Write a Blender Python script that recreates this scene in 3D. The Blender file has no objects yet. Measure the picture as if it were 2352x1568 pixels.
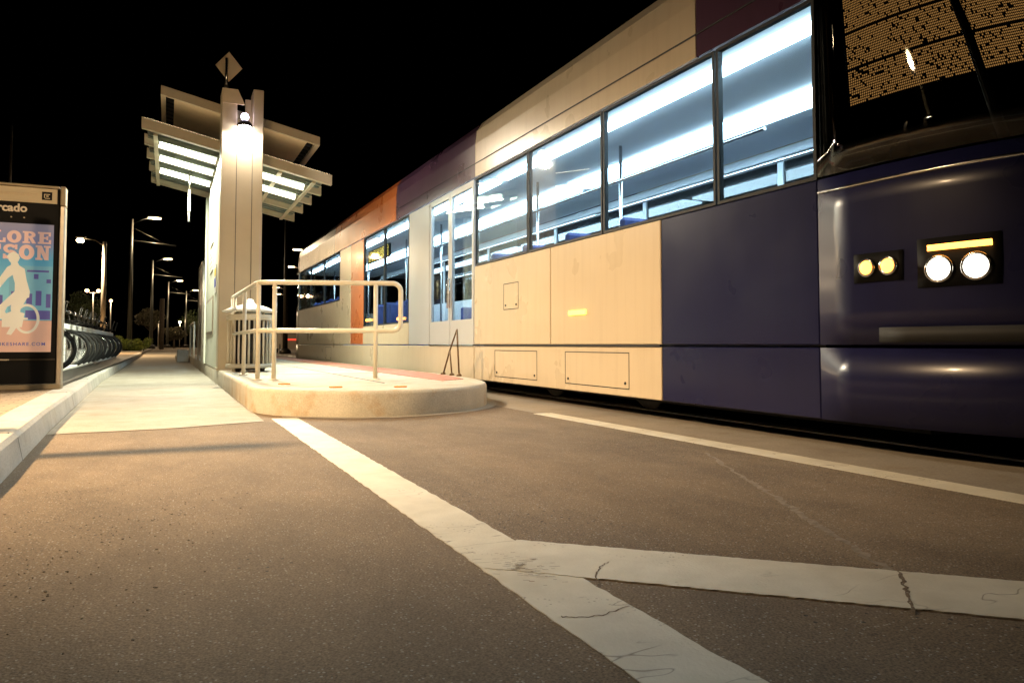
import bpy, math, random
from mathutils import Vector
R = math.radians
random.seed(7)
sc = bpy.context.scene
col = sc.collection

# ------------------------------------------------------------------ camera, sky, exposure
cd = bpy.data.cameras.new('camera')
cam = bpy.data.objects.new('camera', cd)
col.objects.link(cam)
cd.sensor_width = 36.0
cd.lens = 36.0 * 1700 / 2352
cd.shift_y = -0.0290
cd.clip_start = 0.05
cd.clip_end = 3000
cam.location = (0, 0, 0.61)
cam.rotation_euler = (R(92.5), 0, R(-24.96))
sc.camera = cam

w = bpy.data.worlds.new('World')
sc.world = w
w.use_nodes = True
nt = w.node_tree
bg = nt.nodes['Background']
sky = nt.nodes.new('ShaderNodeTexSky')
sky.sky_type = 'NISHITA'
sky.sun_disc = False
sky.sun_elevation = R(-6)
sky.sun_rotation = R(200)
nt.links.new(sky.outputs[0], bg.inputs[0])
bg.inputs[1].default_value = 0.004

sc.view_settings.view_transform = 'Standard'
sc.view_settings.look = 'None'
sc.view_settings.exposure = 0.0
sc.view_settings.gamma = 1.0
sc.cycles.use_denoising = True
sc.cycles.max_bounces = 8
sc.cycles.transparent_max_bounces = 16
sc.cycles.sample_clamp_indirect = 6.0
sc.cycles.caustics_reflective = False
sc.cycles.caustics_refractive = False


# ------------------------------------------------------------------ materials
def new_mat(name):
    m = bpy.data.materials.new(name)
    m.use_nodes = True
    n = m.node_tree
    return m, n, n.nodes['Principled BSDF']


def coords(n, scale=1.0):
    tc = n.nodes.new('ShaderNodeTexCoord')
    mp = n.nodes.new('ShaderNodeMapping')
    mp.inputs['Scale'].default_value = (scale,) * 3 if not isinstance(scale, tuple) else scale
    n.links.new(tc.outputs['Object'], mp.inputs[0])
    return mp.outputs[0]


def noise(n, vec, scale, detail=4, rough=0.6):
    t = n.nodes.new('ShaderNodeTexNoise')
    t.inputs['Scale'].default_value = scale
    t.inputs['Detail'].default_value = detail
    t.inputs['Roughness'].default_value = rough
    n.links.new(vec, t.inputs['Vector'])
    return t.outputs[0]


def ramp(n, fac, stops):
    r = n.nodes.new('ShaderNodeValToRGB')
    e = r.color_ramp.elements
    while len(e) < len(stops):
        e.new(0.5)
    for k, (p, c) in enumerate(stops):
        e[k].position = p
        e[k].color = (*c, 1) if len(c) == 3 else c
    n.links.new(fac, r.inputs[0])
    return r.outputs[0]


def mix(n, fac, a, b, mode='MIX'):
    m = n.nodes.new('ShaderNodeMix')
    m.data_type = 'RGBA'
    m.blend_type = mode
    for sock, v in ((m.inputs[0], fac), (m.inputs[6], a), (m.inputs[7], b)):
        if isinstance(v, (int, float)):
            sock.default_value = v
        elif isinstance(v, tuple):
            sock.default_value = (*v, 1)
        else:
            n.links.new(v, sock)
    return m.outputs[2]


def bump(n, p, height, strength, dist=0.01):
    b = n.nodes.new('ShaderNodeBump')
    b.inputs['Strength'].default_value = strength
    b.inputs['Distance'].default_value = dist
    n.links.new(height, b.inputs['Height'])
    n.links.new(b.outputs[0], p.inputs['Normal'])


def simple(name, c, rough=0.5, metal=0.0, var=0.12, scale=3.0, coat=0.0, bmp=0.0, spec=0.5):
    m, n, p = new_mat(name)
    p.inputs['Specular IOR Level'].default_value = spec
    v = coords(n)
    f = noise(n, v, scale, 5)
    lo = tuple(x * (1 - var) for x in c)
    hi = tuple(min(1, x * (1 + var)) for x in c)
    n.links.new(ramp(n, f, [(0.3, lo), (0.7, hi)]), p.inputs['Base Color'])
    p.inputs['Roughness'].default_value = rough
    p.inputs['Metallic'].default_value = metal
    p.inputs['Coat Weight'].default_value = coat
    if bmp:
        bump(n, p, noise(n, v, scale * 30, 3), bmp, 0.004)
    return m


def tram_paint(name, c):
    """glossy coach paint with road film, drip streaks and slightly wavy panels"""
    m, n, p = new_mat(name)
    v = coords(n)
    base = ramp(n, noise(n, v, 0.7, 4), [(0.3, tuple(x * 0.95 for x in c)), (0.7, tuple(min(1, x * 1.05) for x in c))])
    drip = ramp(n, noise(n, coords(n, (6.0, 9.0, 0.5)), 1.6, 5), [(0.48, (1, 1, 1)), (0.75, (0.78, 0.74, 0.68))])
    base = mix(n, 0.35, base, drip, 'MULTIPLY')
    film = ramp(n, noise(n, v, 2.6, 7, 0.7), [(0.5, (1, 1, 1)), (0.72, (0.84, 0.80, 0.74))])
    base = mix(n, 0.07, base, film, 'MULTIPLY')
    n.links.new(base, p.inputs['Base Color'])
    n.links.new(ramp(n, noise(n, v, 1.7, 3), [(0.3, (0.26, 0.26, 0.26)), (0.75, (0.34, 0.34, 0.34))]), p.inputs['Roughness'])
    p.inputs['Specular IOR Level'].default_value = 0.3
    p.inputs['Coat Weight'].default_value = 0.12
    p.inputs['Coat Roughness'].default_value = 0.12
    bump(n, p, noise(n, v, 1.1, 2), 0.06, 0.05)
    return m


def emit(name, c, s):
    m, n, p = new_mat(name)
    p.inputs['Base Color'].default_value = (*[min(1, x) for x in c], 1)
    p.inputs['Emission Color'].default_value = (*c, 1)
    p.inputs['Emission Strength'].default_value = s
    return m


def asphalt_mat():
    m, n, p = new_mat('asphalt')
    v = coords(n)
    big = noise(n, v, 0.9, 5)
    fine = noise(n, v, 190, 2)
    base = ramp(n, big, [(0.3, (0.150, 0.110, 0.072)), (0.7, (0.215, 0.160, 0.108))])
    base = mix(n, 1.0, base, ramp(n, fine, [(0.32, (0.55, 0.55, 0.55)), (0.68, (1.4, 1.4, 1.4))]), 'MULTIPLY')
    vo = n.nodes.new('ShaderNodeTexVoronoi')
    vo.inputs['Scale'].default_value = 120
    n.links.new(v, vo.inputs['Vector'])
    sep = n.nodes.new('ShaderNodeSeparateColor')
    n.links.new(vo.outputs['Color'], sep.inputs[0])
    pale = n.nodes.new('ShaderNodeMath'); pale.operation = 'GREATER_THAN'; pale.inputs[1].default_value = 0.87
    n.links.new(sep.outputs[0], pale.inputs[0])
    near = n.nodes.new('ShaderNodeMath'); near.operation = 'LESS_THAN'; near.inputs[1].default_value = 0.36
    n.links.new(vo.outputs['Distance'], near.inputs[0])
    mm = n.nodes.new('ShaderNodeMath'); mm.operation = 'MULTIPLY'
    n.links.new(pale.outputs[0], mm.inputs[0]); n.links.new(near.outputs[0], mm.inputs[1])
    base = mix(n, mm.outputs[0], base, (0.34, 0.31, 0.27))
    # tar specks and oil spots, gathered in patches
    v2 = n.nodes.new('ShaderNodeTexVoronoi')
    v2.inputs['Scale'].default_value = 26
    n.links.new(v, v2.inputs['Vector'])
    sp = n.nodes.new('ShaderNodeMath'); sp.operation = 'LESS_THAN'; sp.inputs[1].default_value = 0.13
    n.links.new(v2.outputs['Distance'], sp.inputs[0])
    patch = ramp(n, noise(n, v, 1.3, 2), [(0.52, (0, 0, 0)), (0.60, (1, 1, 1))])
    m2 = n.nodes.new('ShaderNodeMath'); m2.operation = 'MULTIPLY'
    n.links.new(sp.outputs[0], m2.inputs[0]); n.links.new(patch, m2.inputs[1])
    blot = ramp(n, noise(n, coords(n, (1.0, 0.45, 1.0)), 2.3, 6, 0.7), [(0.38, (0.74, 0.73, 0.72)), (0.62, (1.08, 1.08, 1.08))])
    base = mix(n, 0.75, base, blot, 'MULTIPLY')
    base = mix(n, m2.outputs[0], base, (0.03, 0.026, 0.022))
    n.links.new(base, p.inputs['Base Color'])
    p.inputs['Roughness'].default_value = 0.85
    p.inputs['Specular IOR Level'].default_value = 0.25
    ad = n.nodes.new('ShaderNodeMath'); ad.operation = 'ADD'
    n.links.new(fine, ad.inputs[0]); n.links.new(vo.outputs['Distance'], ad.inputs[1])
    bump(n, p, ad.outputs[0], 0.45, 0.003)
    return m


def paint_mat():
    m, n, p = new_mat('road_paint')
    v = coords(n)
    base = ramp(n, noise(n, v, 5, 6), [(0.3, (0.50, 0.46, 0.37)), (0.7, (0.64, 0.60, 0.50))])
    # hairline cracks: where a stretched noise crosses its middle value
    nz = noise(n, coords(n, (1.0, 2.6, 1.0)), 1.7, 3, 0.55)
    sub = n.nodes.new('ShaderNodeMath'); sub.operation = 'SUBTRACT'; sub.inputs[1].default_value = 0.5
    n.links.new(nz, sub.inputs[0])
    ab = n.nodes.new('ShaderNodeMath'); ab.operation = 'ABSOLUTE'
    n.links.new(sub.outputs[0], ab.inputs[0])
    ck = ramp(n, ab.outputs[0], [(0.0015, (1, 1, 1)), (0.0045, (0, 0, 0))])
    cm = ramp(n, noise(n, v, 1.9, 2), [(0.50, (0, 0, 0)), (0.56, (1, 1, 1))])
    mk = n.nodes.new('ShaderNodeMath'); mk.operation = 'MULTIPLY'
    n.links.new(ck, mk.inputs[0]); n.links.new(cm, mk.inputs[1])
    base = mix(n, mk.outputs[0], base, (0.20, 0.17, 0.13))
    # chipped pinholes
    v2 = n.nodes.new('ShaderNodeTexVoronoi'); v2.inputs['Scale'].default_value = 55
    n.links.new(v, v2.inputs['Vector'])
    sp = n.nodes.new('ShaderNodeMath'); sp.operation = 'LESS_THAN'; sp.inputs[1].default_value = 0.2
    n.links.new(v2.outputs['Distance'], sp.inputs[0])
    patch = ramp(n, noise(n, v, 3.1, 2), [(0.58, (0, 0, 0)), (0.66, (1, 1, 1))])
    m2 = n.nodes.new('ShaderNodeMath'); m2.operation = 'MULTIPLY'
    n.links.new(sp.outputs[0], m2.inputs[0]); n.links.new(patch, m2.inputs[1])
    base = mix(n, m2.outputs[0], base, (0.24, 0.21, 0.16))
    n.links.new(base, p.inputs['Base Color'])
    p.inputs['Roughness'].default_value = 0.65
    bump(n, p, noise(n, v, 120, 2), 0.3, 0.004)
    return m


def concrete_mat(name, a, b, scale=1.6, sp=0.12, stain=(0.78, 0.70, 0.58)):
    m, n, p = new_mat(name)
    v = coords(n)
    base = ramp(n, noise(n, v, scale, 7, 0.65), [(0.28, a), (0.72, b)])
    base = mix(n, sp * 4, base, ramp(n, noise(n, v, 90, 2), [(0.35, (0.7, 0.7, 0.7)), (0.65, (1.15, 1.15, 1.15))]), 'MULTIPLY')
    st = ramp(n, noise(n, v, 4.2, 5), [(0.52, (1, 1, 1)), (0.72, stain)])
    base = mix(n, 0.7, base, st, 'MULTIPLY')
    n.links.new(base, p.inputs['Base Color'])
    p.inputs['Roughness'].default_value = 0.8
    bump(n, p, noise(n, v, 60, 4), 0.35, 0.006)
    return m


def brick_mat(name, a, b, mortar, bw, bh, off=0.5):
    m, n, p = new_mat(name)
    v = coords(n)
    br = n.nodes.new('ShaderNodeTexBrick')
    br.offset = off
    br.inputs['Color1'].default_value = (*a, 1)
    br.inputs['Color2'].default_value = (*b, 1)
    br.inputs['Mortar'].default_value = (*mortar, 1)
    br.inputs['Scale'].default_value = 1.0
    br.inputs['Mortar Size'].default_value = 0.006
    br.inputs['Brick Width'].default_value = bw
    br.inputs['Row Height'].default_value = bh
    n.links.new(v, br.inputs['Vector'])
    c = mix(n, 0.8, br.outputs[0], ramp(n, noise(n, v, 30, 4), [(0.3, (0.75, 0.75, 0.75)), (0.7, (1.15, 1.15, 1.15))]), 'MULTIPLY')
    n.links.new(c, p.inputs['Base Color'])
    p.inputs['Roughness'].default_value = 0.8
    bump(n, p, br.outputs['Fac'], -0.4, 0.005)
    return m


def glass_mat(name, tint, gloss=0.08):
    m = bpy.data.materials.new(name)
    m.use_nodes = True
    n = m.node_tree
    n.nodes.clear()
    out = n.nodes.new('ShaderNodeOutputMaterial')
    tr = n.nodes.new('ShaderNodeBsdfTransparent')
    tr.inputs[0].default_value = (*tint, 1)
    gl = n.nodes.new('ShaderNodeBsdfGlossy')
    gl.inputs['Roughness'].default_value = 0.02
    lw = n.nodes.new('ShaderNodeLayerWeight')
    pw = n.nodes.new('ShaderNodeMath'); pw.operation = 'POWER'; pw.inputs[1].default_value = 4.0
    n.links.new(lw.outputs['Facing'], pw.inputs[0])
    ad = n.nodes.new('ShaderNodeMath'); ad.operation = 'MULTIPLY_ADD'; ad.use_clamp = True
    ad.inputs[1].default_value = 0.8; ad.inputs[2].default_value = gloss
    n.links.new(pw.outputs[0], ad.inputs[0])
    ms = n.nodes.new('ShaderNodeMixShader')
    n.links.new(ad.outputs[0], ms.inputs[0])
    n.links.new(tr.outputs[0], ms.inputs[1])
    n.links.new(gl.outputs[0], ms.inputs[2])
    n.links.new(ms.outputs[0], out.inputs[0])
    return m


def leaf_mat(name, a, b):
    m, n, p = new_mat(name)
    n.links.new(ramp(n, noise(n, coords(n), 2.5, 4), [(0.35, a), (0.65, b)]), p.inputs['Base Color'])
    p.inputs['Roughness'].default_value = 0.7
    return m


M = dict(
    asphalt=asphalt_mat(),
    paint=paint_mat(),
    concrete=concrete_mat('pavement_concrete', (0.25, 0.22, 0.17), (0.37, 0.33, 0.27)),
    kerb=concrete_mat('kerb_concrete', (0.36, 0.34, 0.30), (0.52, 0.50, 0.45), 2.4),
    platform=concrete_mat('platform_concrete', (0.40, 0.36, 0.28), (0.56, 0.51, 0.41), 2.0, 0.12, (0.82, 0.58, 0.34)),
    trackbed=concrete_mat('track_concrete', (0.20, 0.17, 0.14), (0.30, 0.26, 0.21), 1.2),
    paver=brick_mat('sidewalk_pavers', (0.30, 0.22, 0.14), (0.38, 0.28, 0.18), (0.16, 0.12, 0.08), 0.2, 0.1),
    tactile=brick_mat('red_tactile_paving', (0.42, 0.17, 0.11), (0.50, 0.21, 0.14), (0.26, 0.13, 0.09), 0.3, 0.3, 0.0),
    dirt=concrete_mat('dry_verge', (0.14, 0.11, 0.08), (0.20, 0.16, 0.11), 0.6),
    darksteel=simple('dark_green_grey_pole', (0.10, 0.10, 0.085), 0.4, 0.4, 0.1, 8),
    rail=simple('steel_rail', (0.32, 0.30, 0.28), 0.3, 1.0),
    cream=simple('cream_steel_paint', (0.50, 0.41, 0.28), 0.42, 0, 0.07, 1.5),
    canopy=simple('pale_canopy_paint', (0.46, 0.39, 0.28), 0.5, 0, 0.08, 2.0),
    soffit=simple('tan_soffit', (0.62, 0.50, 0.33), 0.6, 0, 0.08, 3.0),
    deck=simple('galvanised_deck', (0.17, 0.19, 0.165), 0.5, 0.3, 0.15, 6.0),
    railing=simple('cream_railing_paint', (0.66, 0.60, 0.47), 0.4, 0, 0.07, 6.0),
    wallpanel=simple('pale_green_white_panel', (0.68, 0.70, 0.58), 0.5, 0, 0.05, 2.0),
    notice=simple('white_notice', (0.82, 0.82, 0.76), 0.4, 0, 0.03),
    notice_ink=simple('grey_notice_print', (0.40, 0.42, 0.38), 0.5, 0, 0.2, 60),
    blue=simple('blue_print', (0.05, 0.08, 0.42), 0.5),
    yellow=simple('yellow_print', (0.75, 0.55, 0.05), 0.5),
    orange_mark=simple('orange_reflector', (0.85, 0.30, 0.04), 0.4),
    dark=simple('black_paint', (0.008, 0.008, 0.008), 0.6, 0, 0.3, spec=0.12),
    darkmetal=simple('dark_bronze_metal', (0.035, 0.030, 0.024), 0.45, 0.6, 0.2),
    rust=simple('rusty_brown_metal', (0.16, 0.10, 0.05), 0.6, 0.4, 0.3, 20),
    alu=simple('brushed_aluminium', (0.44, 0.39, 0.32), 0.35, 0.7, 0.08, 12),
    steel=simple('galvanised_pole', (0.42, 0.40, 0.36), 0.45, 0.5, 0.1, 8),
    tram_cream=tram_paint('tram_cream_paint', (0.60, 0.50, 0.36)),
    tram_blue=tram_paint('tram_deep_blue_paint', (0.010, 0.011, 0.052)),
    tram_purple=tram_paint('tram_plum_paint', (0.07, 0.03, 0.06)),
    tram_orange=tram_paint('tram_orange_paint', (0.50, 0.13, 0.035)),
    tram_black=tram_paint('tram_black_panel', (0.015, 0.014, 0.013)),
    tram_grey=simple('tram_pale_grey_door', (0.50, 0.50, 0.50), 0.3, 0, 0.05, 1.0, 0.3),
    rubber=simple('black_rubber', (0.012, 0.012, 0.012), 0.7, 0, 0.2),
    interior=simple('interior_white', (0.66, 0.70, 0.74), 0.5, 0, 0.05, 1.0),
    interior_floor=simple('interior_floor', (0.12, 0.13, 0.15), 0.7),
    seat=simple('blue_seat_fabric', (0.05, 0.07, 0.22), 0.8),
    grab=simple('yellow_grab_pole', (0.75, 0.55, 0.08), 0.3),
    glass=glass_mat('window_glass', (0.86, 0.94, 0.97), 0.06),
    dark_glass=glass_mat('tinted_cab_glass', (0.36, 0.39, 0.42), 0.05),
    clear_glass=glass_mat('clear_glass', (0.7, 0.72, 0.7), 0.12),
    strip_wide=emit('cool_wide_strip', (0.68, 0.88, 1.0), 21),
    strip=emit('cool_ceiling_strip', (0.68, 0.88, 1.0), 40),
    tube=emit('fluorescent_tube', (0.95, 1.0, 0.76), 7),
    flood=emit('flood_lens', (0.95, 0.93, 1.0), 60),
    violet=emit('violet_flare_lamp', (0.80, 0.72, 1.0), 14),
    uplight=emit('warm_uplight', (1.0, 0.80, 0.50), 11),
    trim=simple('bronze_trim', (0.30, 0.24, 0.15), 0.5, 0.2),
    headlight=emit('headlight_lens', (1.0, 0.93, 0.78), 9),
    amber=emit('amber_lens', (1.0, 0.36, 0.05), 7),
    amber_led=emit('amber_led', (1.0, 0.42, 0.10), 2.4),
    yellow_led=emit('yellow_sign_led', (1.0, 0.66, 0.12), 4),
    redlight=emit('red_tail_light', (1.0, 0.06, 0.03), 1.6),
    luminaire=emit('luminaire_lens', (1.0, 0.80, 0.52), 7),
    sodium=emit('sodium_lens', (1.0, 0.72, 0.36), 60),
    smalllamp=emit('small_lamp_lens', (1.0, 0.93, 0.70), 18),
    redlamp=emit('warm_twin_lamp_lens', (1.0, 0.55, 0.28), 12),
    bluelamp=emit('blue_indicator', (0.15, 0.3, 1.0), 6),
    white=simple('white_dock_paint', (0.86, 0.85, 0.80), 0.4, 0, 0.05, 4),
    chrome=simple('bright_metal', (0.6, 0.6, 0.6), 0.2, 1.0, 0.05),
    bark=simple('bark', (0.10, 0.075, 0.05), 0.9, 0, 0.3, 8),
    leaf=leaf_mat('bright_bush_leaves', (0.10, 0.15, 0.02), (0.24, 0.28, 0.05)),
    leafdark=leaf_mat('dark_tree_leaves', (0.03, 0.045, 0.012), (0.07, 0.085, 0.025)),
    leaftan=leaf_mat('tan_tree_leaves', (0.07, 0.06, 0.03), (0.12, 0.10, 0.05)),
    brickred=simple('red_brown_block', (0.20, 0.08, 0.05), 0.8),
    carpaint=simple('pale_car_paint', (0.45, 0.40, 0.34), 0.3, 0, 0.05, 1, 0.6),
    p_salmon=simple('poster_salmon', (0.62, 0.37, 0.26), 0.6, 0, 0.03),
    p_pink=simple('poster_pink_letters', (0.66, 0.42, 0.33), 0.6, 0, 0.03),
    p_cream=simple('poster_cream', (0.68, 0.62, 0.47), 0.6, 0, 0.03),
    p_navy=simple('poster_navy', (0.10, 0.09, 0.26), 0.6, 0, 0.1),
    p_blue=simple('poster_blue', (0.12, 0.24, 0.42), 0.6, 0, 0.1),
    p_teal=simple('poster_teal', (0.16, 0.36, 0.42), 0.6, 0, 0.08),
    header=simple('header_cream', (0.62, 0.52, 0.34), 0.5, 0, 0.04),
    letter=simple('white_lettering', (0.80, 0.72, 0.60), 0.5, 0, 0.02),
)


def poster_sky():
    m, n, p = new_mat('poster_sky_print')
    v = coords(n)
    s = n.nodes.new('ShaderNodeSeparateXYZ')
    n.links.new(v, s.inputs[0])
    mr = n.nodes.new('ShaderNodeMapRange')
    mr.inputs['From Min'].default_value = 1.0
    mr.inputs['From Max'].default_value = 1.7
    n.links.new(s.outputs['Z'], mr.inputs[0])
    c = ramp(n, mr.outputs[0], [(0.0, (0.20, 0.46, 0.50)), (0.45, (0.08, 0.30, 0.44)), (0.72, (0.19, 0.20, 0.33)), (1.0, (0.25, 0.23, 0.28))])
    n.links.new(c, p.inputs['Base Color'])
    p.inputs['Roughness'].default_value = 0.6
    return m


M['p_sky'] = poster_sky()
for k_ in list(M):
    if k_.startswith('p_'):      # the poster case is backlit
        nn = M[k_].node_tree
        pb = nn.nodes['Principled BSDF']
        nn.links.new(pb.inputs['Base Color'].links[0].from_socket, pb.inputs['Emission Color'])
        pb.inputs['Emission Strength'].default_value = 0.42


# ------------------------------------------------------------------ mesh building
class MB:
    def __init__(s):
        s.v, s.f, s.sm = [], [], []

    def add(s, vs, fs, smooth=False):
        o = len(s.v)
        s.v += [tuple(p) for p in vs]
        s.f += [tuple(i + o for i in f) for f in fs]
        s.sm += [smooth] * len(fs)
        return s

    def box(s, x0, x1, y0, y1, z0, z1):
        vs = [(x, y, z) for z in (z0, z1) for y in (y0, y1) for x in (x0, x1)]
        return s.add(vs, [(0, 2, 3, 1), (4, 5, 7, 6), (0, 1, 5, 4), (2, 6, 7, 3), (0, 4, 6, 2), (1, 3, 7, 5)])

    def bbox(s, x0, x1, y0, y1, z0, z1, b=0.01):
        """box with chamfered edges"""
        vs, fs = [], []
        cx, cy, cz = (x0 + x1) / 2, (y0 + y1) / 2, (z0 + z1) / 2
        hx, hy, hz = (x1 - x0) / 2, (y1 - y0) / 2, (z1 - z0) / 2
        b = min(b, hx * .9, hy * .9, hz * .9)
        idx = {}
        for sx in (-1, 1):
            for sy in (-1, 1):
                for sz in (-1, 1):
                    for ax in range(3):
                        d = [hx - b, hy - b, hz - b]
                        d[ax] += b
                        idx[(sx, sy, sz, ax)] = len(vs)
                        vs.append((cx + sx * d[0], cy + sy * d[1], cz + sz * d[2]))
        def key(ax, sa, u, su, v_, sv):
            k = [0, 0, 0]; k[ax] = sa; k[u] = su; k[v_] = sv
            return tuple(k)
        for ax in range(3):
            u, v_ = [a for a in range(3) if a != ax]
            for sa in (-1, 1):
                q = [idx[(*key(ax, sa, u, a, v_, b_), ax)] for a, b_ in ((-1, -1), (1, -1), (1, 1), (-1, 1))]
                fs.append(tuple(q))
        for ax in range(3):
            u, v_ = [a for a in range(3) if a != ax]
            for su in (-1, 1):
                for sv in (-1, 1):
                    a = key(ax, -1, u, su, v_, sv); c = key(ax, 1, u, su, v_, sv)
                    fs.append((idx[(*a, u)], idx[(*c, u)], idx[(*c, v_)], idx[(*a, v_)]))
        for sx in (-1, 1):
            for sy in (-1, 1):
                for sz in (-1, 1):
                    fs.append(tuple(idx[(sx, sy, sz, a)] for a in range(3)))
        return s.add(vs, fs)

    def tube(s, pts, r, n=10, caps=True):
        pts = [Vector(p) for p in pts]
        rs = r if isinstance(r, (list, tuple)) else [r] * len(pts)
        vs, fs = [], []
        ref = None
        for i, p in enumerate(pts):
            if i == 0:
                d = pts[1] - p
            elif i == len(pts) - 1:
                d = p - pts[i - 1]
            else:
                d = (pts[i + 1] - p).normalized() + (p - pts[i - 1]).normalized()
            d = d.normalized()
            if ref is None:
                ref = Vector((0, 0, 1)) if abs(d.z) < 0.9 else Vector((1, 0, 0))
            a = d.cross(ref)
            if a.length < 1e-4:
                a = d.cross(Vector((0, 1, 0)))
            a.normalize()
            b = a.cross(d)
            ref = b if abs(d.dot(b)) < .99 else ref
            for k in range(n):
                t = 2 * math.pi * k / n
                vs.append(p + (a * math.cos(t) + b * math.sin(t)) * rs[i])
        for i in range(len(pts) - 1):
            for k in range(n):
                k2 = (k + 1) % n
                fs.append((i * n + k, i * n + k2, (i + 1) * n + k2, (i + 1) * n + k))
        s.add(vs, fs, True)
        if caps:
            o = len(s.v) - len(vs)
            s.f.append(tuple(o + k for k in range(n))); s.sm.append(False)
            s.f.append(tuple(o + (len(pts) - 1) * n + k for k in range(n))); s.sm.append(False)
        return s

    def lathe(s, c, prof, n=16, smooth=True):
        vs, fs = [], []
        for r, z in prof:
            for k in range(n):
                t = 2 * math.pi * k / n
                vs.append((c[0] + r * math.cos(t), c[1] + r * math.sin(t), c[2] + z))
        for i in range(len(prof) - 1):
            for k in range(n):
                k2 = (k + 1) % n
                fs.append((i * n + k, i * n + k2, (i + 1) * n + k2, (i + 1) * n + k))
        fs.append(tuple(range(n)))
        fs.append(tuple((len(prof) - 1) * n + k for k in range(n)))
        return s.add(vs, fs, smooth)

    def prism(s, poly, f0, f1):
        """poly: 2D points; f0/f1 map a 2D point to the two end 3D points"""
        n = len(poly)
        vs = [f0(p) for p in poly] + [f1(p) for p in poly]
        fs = [tuple(range(n)), tuple(range(n, 2 * n))]
        fs += [(i, (i + 1) % n, n + (i + 1) % n, n + i) for i in range(n)]
        return s.add(vs, fs)

    def ring_yz(s, c, r0, r1, x0, x1, n=32):
        """flat ring in the plane X = const with thickness (axis along given frame)"""
        return s

    def torus(s, c, axis, Rr, r, n=28, m=8):
        ax = Vector(axis).normalized()
        u = ax.cross(Vector((0, 0, 1)))
        if u.length < 1e-3:
            u = Vector((1, 0, 0))
        u.normalize(); v_ = ax.cross(u)
        vs, fs = [], []
        for i in range(n):
            t = 2 * math.pi * i / n
            d = u * math.cos(t) + v_ * math.sin(t)
            for k in range(m):
                q = 2 * math.pi * k / m
                vs.append(Vector(c) + d * (Rr + r * math.cos(q)) + ax * (r * math.sin(q)))
        for i in range(n):
            for k in range(m):
                fs.append((i * m + k, ((i + 1) % n) * m + k, ((i + 1) % n) * m + (k + 1) % m, i * m + (k + 1) % m))
        return s.add(vs, fs, True)

    def disc(s, c, axis, r, th, n=28):
        ax = Vector(axis).normalized()
        return s.tube([Vector(c) - ax * th / 2, Vector(c) + ax * th / 2], r, n)

    def build(s, name, m, parent=None, loc=None):
        off = Vector((0, 0, 0))
        q = parent
        while q is not None:
            off += q.location
            q = q.parent
        if loc is not None:
            off = Vector(loc)
        me = bpy.data.meshes.new(name)
        me.from_pydata([tuple(Vector(p) - off) for p in s.v], [], s.f)
        me.polygons.foreach_set('use_smooth', s.sm)
        me.materials.append(m)
        import bmesh as _b
        bm = _b.new(); bm.from_mesh(me)
        _b.ops.recalc_face_normals(bm, faces=bm.faces)
        bm.to_mesh(me); bm.free()
        o = bpy.data.objects.new(name, me)
        col.objects.link(o)
        if parent is not None:
            o.parent = parent
        elif loc is not None:
            o.location = loc
        return o


def tag(o, label=None, cat=None, group=None, kind=None):
    if label: o['label'] = label
    if cat: o['category'] = cat
    if group: o['group'] = group
    if kind: o['kind'] = kind
    return o


def empty(name, loc, label, cat, group=None):
    o = bpy.data.objects.new(name, None)
    o.empty_display_size = 0.2
    o.location = loc
    col.objects.link(o)
    return tag(o, label, cat, group)


def copy_tree(o, parent=None):
    c = o.copy()
    col.objects.link(c)
    c.parent = parent
    for ch in list(o.children):
        copy_tree(ch, c)
    return c


def lamp(kind, name, loc, power, color, parent=None, size=0.1, spot=None, rot=None):
    ld = bpy.data.lights.new(name, kind)
    ld.energy = power
    ld.color = color
    if kind in ('POINT', 'SPOT'):
        ld.shadow_soft_size = size
    if kind == 'AREA':
        ld.shape = 'DISK'
        ld.size = size
    if spot:
        ld.spot_size, ld.spot_blend = spot
    o = bpy.data.objects.new(name, ld)
    col.objects.link(o)
    off = Vector((0, 0, 0))
    if parent is not None:
        off = parent.location.copy()
        o.parent = parent
    o.location = Vector(loc) - off
    if rot:
        o.rotation_euler = rot
    return o


def text(body, size, loc, parent, name, m, bold=0.0, ext=0.002, align='RIGHT', space=1.0):
    cu = bpy.data.curves.new(name, 'FONT')
    cu.body = body
    cu.size = size
    cu.extrude = ext
    cu.offset = bold
    cu.align_x = align
    cu.space_character = space
    t = bpy.data.objects.new('t', cu)
    col.objects.link(t)
    bpy.context.view_layer.update()
    dg = bpy.context.evaluated_depsgraph_get()
    me = bpy.data.meshes.new_from_object(t.evaluated_get(dg))
    bpy.data.objects.remove(t)
    me.name = name
    off = parent.location if parent else Vector()
    for v in me.vertices:
        x, y, z = v.co
        v.co = Vector((loc[0] + x, loc[1] - z, loc[2] + y)) - off
    me.materials.clear()
    me.materials.append(m)
    o = bpy.data.objects.new(name, me)
    col.objects.link(o)
    if parent: o.parent = parent
    return o


# ------------------------------------------------------------------ the setting
MB().add([(-400, -60, 0), (400, -60, 0), (400, 900, 0), (-400, 900, 0)], [(0, 1, 2, 3)]).build('ground', M['dirt'])
tag(bpy.data.objects['ground'], kind='structure')


def sheet(name, pts, z, m):
    b = MB()
    b.add([(x, y, z) for x, y in pts], [tuple(range(len(pts)))])
    return tag(b.build(name, m), kind='structure')


sheet('road', [(-1.25, -30), (2.95, -30), (2.95, 30), (9, 160), (-4, 160), (-1.25, 46)], 0.004, M['asphalt'])
sheet('track_bed', [(2.95, -30), (7.2, -30), (7.2, 30), (14, 160), (9, 160), (2.95, 30)], 0.004, M['trackbed'])
sheet('far_road', [(7.2, -30), (20, -30), (30, 160), (14, 160), (7.2, 30)], 0.004, M['asphalt'])
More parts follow.
